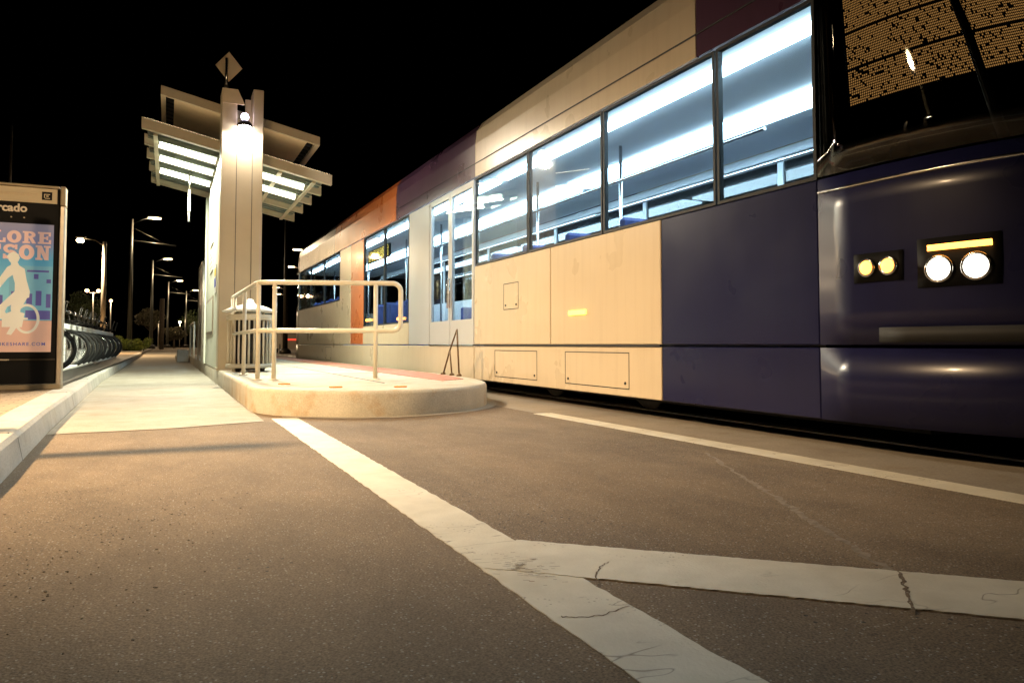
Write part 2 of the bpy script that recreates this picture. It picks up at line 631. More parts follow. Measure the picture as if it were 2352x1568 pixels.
# pale concrete cycle path beside the platform, and the concrete gutter round the platform nose
sheet('concrete_path', [(-0.72, 5.82), (0.0, 5.86), (0.70, 6.1), (0.72, 30), (0.72, 60), (-1.3, 60), (-1.18, 46), (-0.93, 13.2)], 0.008, M['concrete'])
NOSE = [(0.69, 7.2), (0.71, 6.95), (0.80, 6.68), (0.93, 6.47), (1.10, 6.31), (1.35, 6.15), (1.62, 6.07), (1.90, 6.07), (2.2, 6.16), (2.5, 6.33),
        (2.74, 6.58), (2.92, 6.88), (3.05, 7.25), (3.15, 7.75), (3.22, 8.4), (3.25, 9.2)]
def catmull(P_, k=4):
    out = []
    for i in range(len(P_) - 1):
        p0 = Vector(P_[max(i - 1, 0)]); p1 = Vector(P_[i]); p2 = Vector(P_[i + 1]); p3 = Vector(P_[min(i + 2, len(P_) - 1)])
        for j in range(k):
            t = j / k
            out.append(tuple(0.5 * ((2 * p1) + (p2 - p0) * t + (2 * p0 - 5 * p1 + 4 * p2 - p3) * t * t + (3 * p1 - p0 - 3 * p2 + p3) * t ** 3)))
    return out + [tuple(P_[-1])]
NOSE = catmull(NOSE)
gut = []
for x, y in NOSE:
    d = Vector((x - 1.95, y - 8.6)); d.normalize()
    gut.append((x + d.x * 0.13, y + d.y * 0.11))
sheet('gutter', [p for p in gut if p[1] < 9.0 and p[0] > 0.85] + [(3.0, 9.0), (1.0, 9.0)], 0.009, M['concrete'])


def jagged(name, a, b, wd, z, n=70, amp=0.006, seed=1):
    rnd = random.Random(seed)
    a, b = Vector(a), Vector(b)
    d = (b - a).normalized(); nrm = Vector((-d.y, d.x))
    L, Rr = [], []
    for i in range(n + 1):
        p = a.lerp(b, i / n)
        L.append(p + nrm * (wd / 2 + rnd.uniform(-amp, amp)))
        Rr.append(p - nrm * (wd / 2 + rnd.uniform(-amp, amp)))
    mb = MB()
    k = n + 1
    vs = [(p.x, p.y, z) for p in L + Rr] + [(p.x, p.y, 0.0) for p in L + Rr]
    fs = [(i, i + 1, k + 1 + i, k + i) for i in range(n)]
    for o in (0, k):
        fs += [(o + i, o + i + 1, 2 * k + o + i + 1, 2 * k + o + i) for i in range(n)]
    fs += [(0, k, 3 * k, 2 * k), (n, k + n, 3 * k + n, 2 * k + n)]
    mb.add(vs, fs)
    return tag(mb.build(name, M['paint']), kind='structure')


jagged('road_marking', (0.884, -6.0), (0.880, 6.30), 0.205, 0.0062, 320, 0.004, 3)
jagged('road_marking', (0.889, 1.982), (2.709, 0.328), 0.300, 0.0074, 150, 0.003, 5)
jagged('road_marking', (3.16, -6.0), (2.99, 5.8), 0.17, 0.0062, 260, 0.003, 8)

def crack(name, pts, wd, z, m, seed, sub=7, amp=0.004):
    rnd = random.Random(seed)
    P_ = []
    for i in range(len(pts) - 1):
        for j in range(sub):
            t = j / sub
            P_.append((pts[i][0] + (pts[i + 1][0] - pts[i][0]) * t + rnd.uniform(-amp, amp), pts[i][1] + (pts[i + 1][1] - pts[i][1]) * t + rnd.uniform(-amp, amp)))
    P_.append(pts[-1])
    vs = []
    for i, p in enumerate(P_):
        a, b_ = Vector(P_[max(i - 1, 0)]), Vector(P_[min(i + 1, len(P_) - 1)])
        d = (b_ - a).normalized()
        h_ = wd / 2 * rnd.uniform(0.35, 1.2)
        vs += [(p[0] - d.y * h_, p[1] + d.x * h_, z), (p[0] + d.y * h_, p[1] - d.x * h_, z)]
    mb = MB()
    mb.add(vs, [(2 * i, 2 * i + 1, 2 * i + 3, 2 * i + 2) for i in range(len(P_) - 1)])
    return tag(mb.build(name, m), kind='structure')


crack('paint_crack', [(1.774, 1.374), (1.698, 1.304), (1.61, 1.222), (1.531, 1.153)], 0.011, 0.0081, M['asphalt'], 1)
crack('paint_crack', [(0.803, 1.469), (0.837, 1.447), (0.893, 1.439), (0.98, 1.461)], 0.004, 0.0068, M['asphalt'], 2)
crack('paint_crack', [(1.123, 1.772), (1.082, 1.751), (1.042, 1.707), (0.981, 1.612)], 0.004, 0.0081, M['asphalt'], 3)
M['seam'] = simple('worn_road_seam', (0.205, 0.168, 0.128), 0.9, 0, 0.35, 40)
crack('road_seam', [(2.748, 3.334), (2.4, 2.67), (2.252, 2.352), (2.04, 1.945), (1.913, 1.686), (1.767, 1.402)], 0.030, 0.0052, M['seam'], 4, 12, 0.012)
wear = MB()
rnd = random.Random(21)
for k in range(70):
    x, y = 0.885 + rnd.gauss(0, 0.035), 1.83 + rnd.gauss(0, 0.07)
    a, ln = rnd.gauss(-0.35, 0.2), rnd.uniform(0.008, 0.03)
    dx_, dy_ = math.cos(a) * ln / 2, math.sin(a) * ln / 2
    wear.add([(x - dx_, y - dy_ - 0.0012, 0.0086), (x + dx_, y + dy_ - 0.0012, 0.0086), (x + dx_, y + dy_ + 0.0012, 0.0086), (x - dx_, y - dy_ + 0.0012, 0.0086)], [(0, 1, 2, 3)])
tag(wear.build('paint_wear', M['asphalt']), kind='stuff')
grit = MB()
rnd = random.Random(33)
for k in range(230):
    cx_, cy_ = rnd.choice([(-0.347, 2.483), (-0.243, 2.389), (-0.154, 2.648), (-0.062, 2.853), (-0.222, 2.108), (-0.283, 2.04), (0.034, 2.952), (-0.272, 3.339)])
    x, y = cx_ + rnd.gauss(0, 0.2), cy_ + rnd.gauss(0, 0.26)
    r_g = rnd.choice((0.0012, 0.0016, 0.002, 0.0026, 0.0042))
    n_ = rnd.choice((4, 5, 6))
    a0 = rnd.uniform(0, 6)
    top = [(x + r_g * rnd.uniform(.6, 1.2) * math.cos(a0 + 6.283 * q / n_), y + r_g * rnd.uniform(.6, 1.2) * math.sin(a0 + 6.283 * q / n_), 0.0052 + rnd.uniform(0, 0.0012)) for q in range(n_)]
    bot = [(p[0], p[1], 0.003) for p in top]
    grit.add(top + bot, [tuple(range(n_))] + [(q, (q + 1) % n_, n_ + (q + 1) % n_, n_ + q) for q in range(n_)])
tag(grit.build('road_grit', M['bark']), kind='stuff')
# rails in the track bed
for x in (4.03, 5.465):
    r = MB().box(x - 0.035, x + 0.035, -30, 150, 0.0, 0.016).box(x + 0.075, x + 0.095, -30, 150, 0.0, 0.014)
    tag(r.build('track_rail', M['rail']), kind='structure')

# kerb and pavement on the left
KB = [(-0.55, -10), (-0.60, 0), (-0.645, 3.9), (-0.735, 6.1), (-0.83, 9.5), (-0.935, 13.2), (-1.05, 25), (-1.18, 44)]
kb = MB()
n = len(KB)
prof = [(0.0, 0.0), (-0.025, 0.125), (-0.045, 0.147), (-0.075, 0.152), (-0.235, 0.152), (-0.235, 0.0)]
vs = [(x + px, y, pz) for x, y in KB for px, pz in prof]
m_ = len(prof)
kb.add(vs, [(i * m_ + k, i * m_ + (k + 1) % m_, (i + 1) * m_ + (k + 1) % m_, (i + 1) * m_ + k) for i in range(n - 1) for k in range(m_)])
tag(kb.build('kerb', M['kerb']), kind='structure')
joints = MB()
for y in (2.2, 4.6, 8.2, 11.2, 14.2, 17.2, 20.2):
    for i in range(n - 1):
        if KB[i][1] <= y < KB[i + 1][1]:
            t = (y - KB[i][1]) / (KB[i + 1][1] - KB[i][1])
            x = KB[i][0] + t * (KB[i + 1][0] - KB[i][0])
            joints.box(x - 0.232, x - 0.06, y - 0.006, y + 0.006, 0.146, 0.1535)
            joints.add([(x + 0.003, y - 0.006, 0), (x + 0.003, y + 0.006, 0), (x - 0.022, y + 0.006, 0.126), (x - 0.022, y - 0.006, 0.126)], [(0, 1, 2, 3)])
tag(joints.build('kerb_joint', M['rubber']), kind='structure')
sw = MB()
W = [(x - 0.235, y) for x, y in KB]
sw.add([(x, y, 0.148) for x, y in W] + [(x, y, 0.148) for x, y in [(-14, 44), (-14, -10)]], [tuple(range(len(W) + 2))])
sw.add([(-14, 44, 0.148), (W[-1][0], 44, 0.148), (W[-1][0], 44, 0), (-14, 44, 0)], [(0, 1, 2, 3)])
tag(sw.build('sidewalk', M['paver']), kind='structure')
# next pavement block beyond the side street on the left
fs_ = MB().box(-16, -1.35, 48.5, 150, 0.0, 0.15)
tag(fs_.build('far_sidewalk', M['concrete']), kind='structure')

# ------------------------------------------------------------------ tram platform
PZ = 0.225
pf = empty('tram_platform', (2, 12, 0), 'raised pale concrete tram platform with a rounded nose end', 'platform')
outl = NOSE + [(3.26, 30), (0.69, 30)]
def inset(p, d):
    c = Vector((1.95, 9.0))
    q = Vector(p)
    if p[1] > 9.0:
        return (p[0] + (d if p[0] < 2 else -d), p[1])
    v_ = (c - q).normalized()
    return (q.x + v_.x * d, q.y + v_.y * d)
b = MB()
lv = [(0, 0.0), (0.0, PZ - 0.035), (0.012, PZ - 0.010), (0.035, PZ)]
rings = [[(*inset(p, d), z) for p in outl] for d, z in lv]
N = len(outl)
vs = [p for r_ in rings for p in r_]
fs = [(k * N + i, k * N + (i + 1) % N, (k + 1) * N + (i + 1) % N, (k + 1) * N + i) for k in range(3) for i in range(N)]
b.add(vs, fs, True)
b.f.append(tuple(3 * N + i for i in range(N))); b.sm.append(False)
b.build('slab', M['platform'], pf)
st = [(2.62, 7.35), (2.95, 7.6), (3.08, 8.3), (3.14, 9.3), (3.15, 30), (2.62, 30)]
MB().prism(st, lambda p: (p[0], p[1], PZ - 0.01), lambda p: (p[0], p[1], PZ + 0.006)).build('tactile_strip', M['tactile'], pf)
for (x, y) in ((1.02, 7.35), (1.36, 6.62), (1.90, 6.45)):
    MB().bbox(x - 0.055, x + 0.055, y - 0.03, y + 0.03, PZ, PZ + 0.012, 0.004).build('reflector', M['orange_mark'], pf)
jl = MB()
for y in (9.8, 12.8, 15.8, 18.8):
    jl.box(0.73, 2.61, y - 0.006, y + 0.006, PZ - 0.001, PZ + 0.002)
jl.box(1.95, 1.962, 7.2, 29, PZ - 0.001, PZ + 0.0025)
jl.build('expansion_joint', M['rubber'], pf)
# low end wall further along the path edge
ew = MB().bbox(0.30, 0.66, 27.0, 27.6, 0.0, 0.42, 0.02).bbox(0.30, 0.66, 27.6, 33.0, 0.0, 0.18, 0.02)
tag(ew.build('low_wall', M['kerb'], loc=(0.48, 27.3, 0)), 'low concrete end wall beside the far path, behind the shelter', 'wall')

# ------------------------------------------------------------------ guard railing on the platform
gr = empty('guard_railing', (1.6, 8.2, PZ), 'cream tubular guard railing with a rounded end round the platform nose', 'railing')
zt, zm = 1.275, 0.755
r_ = 0.026
FY = 8.10
def arc(c, r, a0, a1, ax, k=6):
    return [(c[0] + r * math.cos(R(a0 + (a1 - a0) * i / k)) * ax[0] , c[1] + r * math.cos(R(a0 + (a1 - a0) * i / k)) * ax[1], c[2] + r * math.sin(R(a0 + (a1 - a0) * i / k))) for i in range(k + 1)]
def fy(x):
    return 8.38 - (x - 0.88) * 0.36
xe = 2.32
ux = Vector((1, -0.36, 0)).normalized()
loop = [(0.84, 11.25, zt), (0.88, 8.52, zt), (0.90, fy(0.90) + 0.03, zt), (1.0, fy(1.0), zt)]
cen = (xe - 0.09, fy(xe - 0.09), 0)
loop += arc((cen[0], cen[1], zt - 0.09), 0.09, 90, 0, (ux.x, ux.y))
loop += arc((cen[0], cen[1], zm + 0.09), 0.09, 0, -90, (ux.x, ux.y))
loop += [(1.0, fy(1.0), zm), (0.90, fy(0.90) + 0.03, zm), (0.88, 8.52, zm), (0.84, 11.25, zm), (0.84, 11.25, zt)]
MB().tube(loop, r_, 12).build('rail_loop', M['railing'], gr)
for (x, y) in ((0.89, 8.42), (1.045, fy(1.045)), (2.06, fy(2.06)), (0.865, 9.75), (0.845, 11.0)):
    MB().tube([(x, y, PZ), (x, y, zt)], 0.024, 12).build('post', M['railing'], gr)
    MB().lathe((x, y, PZ), [(0.055, 0), (0.055, 0.008), (0.03, 0.014)], 14).build('base_plate', M['railing'], gr)

# ------------------------------------------------------------------ shelter
sh = empty('tram_shelter', (1.0, 12.5, PZ), 'cream steel tram stop shelter with tilted louvred canopy and lit fluorescent tubes', 'shelter')
c0, c1 = 11.75, 12.15
for x0, x1, zt_ in ((0.68, 0.895, 4.44), (1.125, 1.275, 4.49)):
    MB().bbox(x0, x1, c0, c1, PZ, zt_, 0.008).build('column_post', M['cream'], sh)
MB().box(0.895, 1.125, c0 + 0.012, c1 - 0.02, PZ, 3.84).build('column_infill', M['cream'], sh)
MB().box(1.04, 1.125, c1 - 0.06, c1 - 0.01, 3.84, 4.42).build('rear_fin', M['cream'], sh)
MB().box(0.66, 1.295, c0 - 0.03, c1 + 0.03, PZ, PZ + 0.03).build('base_plate', M['canopy'], sh)
# sloping cap bracket on the left post
MB().prism([(0.68, 4.44), (0.90, 4.44), (1.0, 4.22), (0.90, 4.22), (0.68, 4.22)], lambda p: (p[0], c0 - 0.03, p[1]), lambda p: (p[0], c0 - 0.003, p[1])).build('cap_bracket', M['soffit'], sh)
# flood lamp over the infill
fl = MB().lathe((1.0, 11.69, 3.88), [(0.11, 0.0), (0.115, 0.02), (0.08, 0.07), (0.03, 0.10)], 18).build('flood_lamp', M['darkmetal'], sh)
MB().lathe((1.0, 11.69, 3.85), [(0.02, -0.055), (0.07, -0.035), (0.095, 0.0), (0.09, 0.028)], 18).build('lens', M['flood'], fl)
MB().lathe((1.0, 11.70, 4.0), [(0.01, -0.03), (0.045, -0.01), (0.06, 0.025), (0.045, 0.07), (0.01, 0.09)], 14).build('globe', M['violet'], fl)  # lamp bulb; its violet colour and size imitate the flare around it
lamp('SPOT', 'flood_light', (1.0, 11.60, 3.84), 150, (1.0, 0.92, 0.80), sh, 0.05, (R(168), 0.1), (0, 0, 0))
lamp('SPOT', 'flood_beam', (1.0, 11.56, 3.80), 1450, (1.0, 0.82, 0.58), sh, 0.07, (R(112), 0.8), (R(-46), 0, 0))
for x in (0.8955, 1.1185):
    MB().box(x, x + 0.006, c0 + 0.004, c0 + 0.0125, PZ + 0.03, 3.83).build('seam', M['rubber'], sh)

SL = -0.217
def cz(x, z0, x0=-0.41):
    return z0 + (x - x0) * SL
def tilt_beam(mb, x0, x1, y0, y1, zt0, h):
    a, c = cz(x0, zt0), cz(x1, zt0)
    vs = [(x0, y0, a - h), (x1, y0, c - h), (x1, y1, c - h), (x0, y1, a - h), (x0, y0, a), (x1, y0, c), (x1, y1, c), (x0, y1, a)]
    return mb.add(vs, [(0, 1, 2, 3), (4, 5, 6, 7), (0, 1, 5, 4), (1, 2, 6, 5), (2, 3, 7, 6), (3, 0, 4, 7)])
BY = [12.30, 13.25, 14.2, 15.2, 16.3]
for i, y in enumerate(BY):
    bm_ = MB()
    e = (-0.41 + 0.015 * i, 2.43)
    tilt_beam(bm_, e[0], e[1], y, y + 0.10, 4.0, 0.14)
    tilt_beam(bm_, e[0], e[1], y - 0.015, y + 0.22, 4.02, 0.018)
    bm_.build('canopy_beam', M['canopy'], sh)
for i in range(4):
    d = tilt_beam(MB(), -0.34, 2.36, BY[i] + 0.222, BY[i + 1] - 0.02, 3.985, 0.03)
    # pressed ribs under the deck
    for k in range(3):
        yy = BY[i] + 0.34 + k * 0.2
        tilt_beam(d, -0.33, 2.35, yy, yy + 0.03, 3.955, 0.03)
    d.build('canopy_deck', M['deck'], sh)
for x in (-0.22, 2.16, 1.62):
    z = cz(x, 4.0) - 0.143
    MB().add([(x - 0.03, 12.42, z - 0.03), (x + 0.03, 12.42, z - 0.03), (x + 0.03, 16.38, z - 0.03), (x - 0.03, 16.38, z - 0.03),
              (x - 0.03, 12.42, z), (x + 0.03, 12.42, z), (x + 0.03, 16.38, z), (x - 0.03, 16.38, z)],
             [(0, 1, 2, 3), (4, 5, 6, 7), (0, 1, 5, 4), (1, 2, 6, 5), (2, 3, 7, 6), (3, 0, 4, 7)]).build('purlin', M['canopy'], sh)
for (x0, x1) in ((-0.17, 0.66), (1.30, 2.05)):
    for y in (12.80, 13.72, 14.72):
        if x0 > 1 and y > 14: continue
        z0, z1 = cz(x0, 4.0) - 0.15, cz(x1, 4.0) - 0.15
        h = MB()
        h.add([(x0 - .03, y - .055, z0 + .0), (x1 + .03, y - .055, z1 + .0), (x1 + .03, y + .055, z1 + .0), (x0 - .03, y + .055, z0 + .0),
               (x0 - .05, y - .06, z0 + .09), (x1 + .05, y - .06, z1 + .09), (x1 + .05, y + .06, z1 + .09), (x0 - .05, y + .06, z0 + .09)],
              [(0, 1, 2, 3), (4, 5, 6, 7), (0, 1, 5, 4), (1, 2, 6, 5), (2, 3, 7, 6), (3, 0, 4, 7)])
        ho = h.build('light_fitting', M['deck'], sh)
        MB().tube([(x0, y, z0 - 0.05), (x1, y, z1 - 0.05)], 0.048, 10).build('tube', M['tube'], ho)
        tl = lamp('AREA', 'tube_light', ((x0 + x1) / 2, y, (z0 + z1) / 2 - 0.115), 135, (0.96, 1.0, 0.80), sh, 0.1, None, (0, math.atan(-SL), 0))
        tl.data.shape = 'RECTANGLE'; tl.data.size = 0.8; tl.data.size_y = 0.10
# slim linear uplight along the top of the front canopy beam
for x0, x1 in ((-0.38, 0.66), (1.30, 2.40)):
    tilt_beam(MB(), x0, x1, 12.335, 12.375, 4.034, 0.013).build('uplight', M['uplight'], sh)
# upper tilted panel
up = lambda x: 4.54 + (x + 0.156) * -0.218
def uq(mb, x0, x1, y0, y1, dz0, dz1):
    vs = [(x, y, up(x) + dz) for dz in (dz0, dz1) for x, y in ((x0, y0), (x1, y0), (x1, y1), (x0, y1))]
    return mb.add(vs, [(0, 1, 2, 3), (4, 5, 6, 7), (0, 1, 5, 4), (1, 2, 6, 5), (2, 3, 7, 6), (3, 0, 4, 7)])
fr = MB()
uq(fr, -0.156, 2.226, 12.30, 12.36, -0.14, 0.0)
uq(fr, -0.156, 2.226, 14.55, 14.62, -0.14, 0.0)
uq(fr, -0.156, -0.09, 12.362, 14.548, -0.14, 0.0)
uq(fr, 2.16, 2.226, 12.362, 14.548, -0.14, 0.0)
up_o = fr.build('upper_panel_frame', M['canopy'], sh)
uq(MB(), 0.03, 2.04, 12.364, 14.546, -0.115, -0.02).build('soffit', M['soffit'], up_o)
for x0 in (-0.088, 2.042):
    for k in range(9):
        y0 = 12.5 + k * 0.22
        uq(MB(), x0, x0 + 0.115, y0 + 0.08, y0 + 0.22, -0.10, -0.05).build('vent_slot', M['dark'], up_o)
for x in (0.78, 1.2):
    MB().bbox(x - 0.06, x + 0.06, 12.5, 12.62, cz(x, 4.02), up(x) - 0.12, 0.006).build('strut', M['cream'], sh)
# windscreen wall behind the column with notices on its path side
MB().bbox(0.69, 0.75, 12.16, 16.1, PZ, 3.52, 0.006).build('wall_panel', M['wallpanel'], sh)
MB().bbox(0.66, 0.80, 15.98, 16.12, PZ, 3.55, 0.01).build('rear_post', M['wallpanel'], sh)
tr_ = MB().box(0.675, 0.689, 13.3, 15.6, 0.78, 1.42)
tr_.build('map_frame', M['alu'], sh)
MB().box(0.668, 0.674, 13.36, 15.54, 0.83, 1.37).build('map_sheet', M['wallpanel'], sh)
for y0, y1, z0, z1 in ((13.6, 14.6, 2.35, 2.80), (13.6, 14.6, 1.88, 2.28)):
    q = MB().box(0.676, 0.689, y0, y1, z0, z1).build('notice', M['notice'], sh)
    pr = MB()
    for k in range(4):
        pr.box(0.674, 0.6755, y0 + 0.1, y1 - 0.15 - 0.1 * (k % 2), z1 - 0.09 - k * 0.085, z1 - 0.06 - k * 0.085)
    pr.build('notice_print', M['notice_ink'], q)
q = MB().box(0.676, 0.689, 12.45, 12.95, 1.42, 1.86).build('notice', M['notice'], sh)
MB().box(0.673, 0.6755, 12.5, 12.9, 1.52, 1.66).build('notice_print', M['blue'], q)
MB().box(0.673, 0.6755, 12.5, 12.9, 1.70, 1.82).build('notice_print', M['yellow'], q)

# hanging light rod under the canopy
hs = empty('hanging_sign', (0.31, 14.5, 3.05), 'narrow white sign plate hanging edge-on under the shelter canopy', 'sign')
MB().bbox(0.292, 0.332, 14.35, 14.65, 2.98, 3.36, 0.005).build('plate', M['notice'], hs)
MB().tube([(0.312, 14.5, 2.82), (0.312, 14.5, 2.98)], 0.016, 8).build('stem', M['notice'], hs)
MB().tube([(0.312, 14.5, 3.36), (0.312, 14.5, cz(0.312, 4.0) - 0.13)], 0.012, 8).build('hanger', M['alu'], hs)

# diamond sign above the column
ds = empty('diamond_sign', (0.745, 11.95, 4.44), 'diamond shaped sign seen from its back on a short pole above the shelter column', 'sign')
dx, dz_ = 0.782, 4.86
q = 0.215
MB().prism([(0, 0.235), (0.195, 0.0), (0, -0.235), (-0.195, 0.0)], lambda p: (dx + p[0], 11.985, dz_ + p[1]), lambda p: (dx + p[0], 11.99, dz_ + p[1])).build('panel', M['soffit'], ds)
MB().tube([(0.745, 11.955, 4.43), (0.745, 11.955, 4.98)], 0.021, 10).build('pole', M['chrome'], ds)
MB().bbox(0.70, 0.79, 11.91, 12.0, 4.44, 4.475, 0.005).bbox(0.715, 0.775, 11.93, 11.985, 4.52, 4.56, 0.004).build('clamp', M['darkmetal'], ds)

# dark framed windscreen further along the platform edge
gw = empty('glass_windscreen', (0.70, 18.7, PZ), 'tall dark glass windscreen in a pale metal frame behind the shelter', 'windscreen')
MB().tube([(0.70, 17.7, PZ), (0.70, 17.7, 2.30), (0.70, 17.85, 2.44), (0.70, 19.7, 2.44), (0.70, 19.7, PZ)], 0.03, 8).build('frame', M['alu'], gw)
MB().box(0.694, 0.706, 17.74, 19.66, PZ + 0.12, 2.38).build('pane', M['tram_black'], gw)
hr = empty('handrail', (0.62, 24.0, 0.2), 'short pale handrail standing at the far platform ramp', 'handrail')
MB().tube([(0.66, 22.0, PZ), (0.66, 22.0, 1.10), (0.66, 22.15, 1.2), (0.66, 25.4, 1.2), (0.66, 25.4, PZ)], 0.028, 8).build('rail_loop', M['railing'], hr)

# ------------------------------------------------------------------ litter bin
bn = empty('litter_bin', (1.06, 11.12, PZ), 'cream slatted litter bin with a conical lid between column and railing', 'bin')
bc = (1.06, 11.12)
for k in range(26):
    t = 2 * math.pi * k / 26
    x, y = bc[0] + 0.285 * math.cos(t), bc[1] + 0.285 * math.sin(t)
    MB().tube([(x, y, PZ + 0.06), (x, y, 1.0)], 0.0155, 6).build('slat', M['railing'], bn)
MB().lathe((*bc, PZ + 0.02), [(0.20, 0), (0.22, 0.02), (0.22, 0.70), (0.20, 0.72)], 20).build('liner', M['darkmetal'], bn)
MB().lathe((*bc, PZ), [(0.305, 0.05), (0.315, 0.06), (0.315, 0.10), (0.305, 0.11)], 26).build('bottom_ring', M['railing'], bn)
MB().lathe((*bc, PZ), [(0.305, 0.72), (0.315, 0.73), (0.315, 0.79), (0.305, 0.80)], 26).build('top_ring', M['railing'], bn)
for k in range(4):
    t = math.pi / 4 + math.pi / 2 * k
    x, y = bc[0] + 0.235 * math.cos(t), bc[1] + 0.235 * math.sin(t)
    MB().tube([(x, y, 1.0), (x, y, 1.10)], 0.015, 6).build('lid_post', M['railing'], bn)
    MB().tube([(x, y, PZ), (x, y, PZ + 0.06)], 0.03, 8).build('foot', M['darkmetal'], bn)
MB().lathe((*bc, 1.06), [(0.365, 0.0), (0.375, 0.012), (0.21, 0.085), (0.08, 0.115), (0.06, 0.14), (0.045, 0.18), (0.01, 0.195)], 28).build('lid', M['notice'], bn)

# bent rods at the platform edge
br_ = MB()
br_.tube([(3.19, 8.93, PZ), (3.19, 8.70, 0.52), (3.19, 8.44, 0.785), (3.19, 8.36, PZ)], 0.011, 8)
br_.tube([(3.19, 8.61, PZ), (3.19, 8.69, 0.53)], 0.010, 8)
for y in (8.93, 8.61, 8.36):
    br_.lathe((3.19, y, PZ), [(0.035, 0.0), (0.03, 0.02), (0.012, 0.03)], 10)
tag(br_.build('bent_rod_stand', M['rust'], loc=(3.19, 8.6, PZ)), 'thin brown bent metal rods forming a narrow A at the platform edge', 'rod stand')

# ------------------------------------------------------------------ bike share kiosk
SZ = 0.148
KY = 8.85
kx0, kx1 = -2.16, -0.98
kk = empty('bike_share_kiosk', ((kx0 + kx1) / 2, KY, SZ), 'black bike share kiosk in an aluminium frame with a cyclist poster', 'kiosk')
MB().bbox(kx0 + 0.05, kx1 - 0.05, KY + 0.01, KY + 0.13, SZ + 0.06, 2.20, 0.01).build('cabinet', M['dark'], kk)
MB().bbox(kx1 - 0.046, kx1, KY - 0.02, KY + 0.15, SZ + 0.03, 2.03, 0.008).build('side_frame', M['alu'], kk)
MB().bbox(kx0, kx0 + 0.046, KY - 0.02, KY + 0.15, SZ + 0.03, 2.03, 0.008).build('side_frame', M['alu'], kk)
MB().bbox(kx1 - 0.046, kx1, KY - 0.02, KY + 0.15, 2.035, 2.235, 0.008).bbox(kx0, kx0 + 0.046, KY - 0.02, KY + 0.15, 2.035, 2.235, 0.008)\
    .bbox(kx0 + 0.056, kx1 - 0.056, KY - 0.02, KY + 0.15, 2.205, 2.233, 0.006).build('top_frame', M['trim'], kk)
MB().bbox(kx0, kx1, KY - 0.03, KY + 0.17, SZ, SZ + 0.055, 0.008).build('plinth', M['trim'], kk)
hd = MB().box(kx0 + 0.06, kx1 - 0.075, KY - 0.004, KY + 0.009, 2.05, 2.20).build('header', M['header'], kk)
sm_ = MB()
rr = random.Random(4)
for row, xr in ((2.135, -1.22), (2.118, -1.27)):
    x = xr
    while x > kx0 + 0.15:
        ln = rr.uniform(0.02, 0.055)
        sm_.box(x - ln, x, KY - 0.0065, KY - 0.0042, row, row + 0.009)
        x -= ln + 0.012
sm_.build('fine_print', M['soffit'], hd)
bd = MB()
bx, bz = -1.145, 2.125
bd.bbox(bx - 0.045, bx + 0.045, KY - 0.0065, KY - 0.0042, bz - 0.042, bz + 0.042, 0.001)
bd.build('badge', M['dark'], hd)
bg2 = MB()
bg2.box(bx - 0.026, bx + 0.026, KY - 0.0085, KY - 0.0068, bz + 0.012, bz + 0.02).box(bx - 0.026, bx - 0.018, KY - 0.0085, KY - 0.0068, bz - 0.02, bz + 0.012)
bg2.box(bx - 0.018, bx + 0.026, KY - 0.0085, KY - 0.0068, bz - 0.028, bz - 0.02).box(bx - 0.008, bx + 0.014, KY - 0.0085, KY - 0.0068, bz - 0.008, bz + 0.004)
bg2.build('badge_glyph', M['header'], hd)
text('Mercado', 0.112, (-1.314, KY - 0.001, 1.950), kk, 'station_name', M['letter'], 0.0035)
for x in (-1.345, -1.455):
    MB().box(x, x + 0.012, KY - 0.001, KY + 0.009, 1.885, 1.897).build('indicator', M['soffit'], kk)
# poster
px0, px1, pz0, pz1 = -2.06, -1.078, 0.53, 1.83
po = MB().box(px0, px1, KY - 0.004, KY + 0.009, pz0 + 0.32, pz1).build('poster', M['p_sky'], kk)
yF = KY - 0.0045
def flat(mb, poly, lay):
    y = yF - 0.0007 * lay
    return mb.prism(poly, lambda p: (p[0], y, p[1]), lambda p: (p[0], y + 0.0005, p[1]))
def rect(x0, x1, z0, z1): return [(x0, z0), (x1, z0), (x1, z1), (x0, z1)]
def ell(cx, cz_, rx, rz, n=26): return [(cx + rx * math.cos(2 * math.pi * i / n), cz_ + rz * math.sin(2 * math.pi * i / n)) for i in range(n)]
def ringp(mb, cx, cz_, r0, r1, lay, rz0=None, rz1=None, a0=0, a1=360, n=40):
    rz0 = rz0 or r0; rz1 = rz1 or r1
    y = yF - 0.0007 * lay
    vs, fs = [], []
    for i in range(n + 1):
        t = R(a0 + (a1 - a0) * i / n)
        vs += [(cx + r0 * math.cos(t), y, cz_ + rz0 * math.sin(t)), (cx + r1 * math.cos(t), y, cz_ + rz1 * math.sin(t))]
        if i: fs.append((2 * i - 2, 2 * i - 1, 2 * i + 1, 2 * i))
    return mb.add(vs, fs)
MB().box(px0, px1, KY - 0.004, KY + 0.009, pz0, pz0 + 0.318).build('poster_ground', M['p_salmon'], po)
t_ = MB()
flat(t_, rect(-1.45, px1 - .001, 0.852, 1.40), 0.2); flat(t_, rect(px0 + .001, -1.62, 0.852, 1.30), 0.2)
t_.build('poster_building', M['p_teal'], po)
for x0, x1, z0, z1 in ((-1.30, -1.11, 1.34, 1.36), (-1.305, -1.09, 0.86, 0.95), (-1.24, -1.20, 1.27, 1.32), (-1.13, -1.09, 1.23, 1.27), (-1.30, -1.25, 1.0, 1.12), (-1.22, -1.17, 1.0, 1.15), (-1.13, -1.09, 0.98, 1.12),
                       (-1.43, -1.35, 0.98, 1.14), (-1.60, -1.50, 0.9, 1.1), (-1.95, -1.66, 0.88, 1.02), (-1.9, -1.82, 1.1, 1.22)):
    flat(MB(), rect(x0, x1, z0, z1), 1).build('poster_window', M['p_navy'], po)
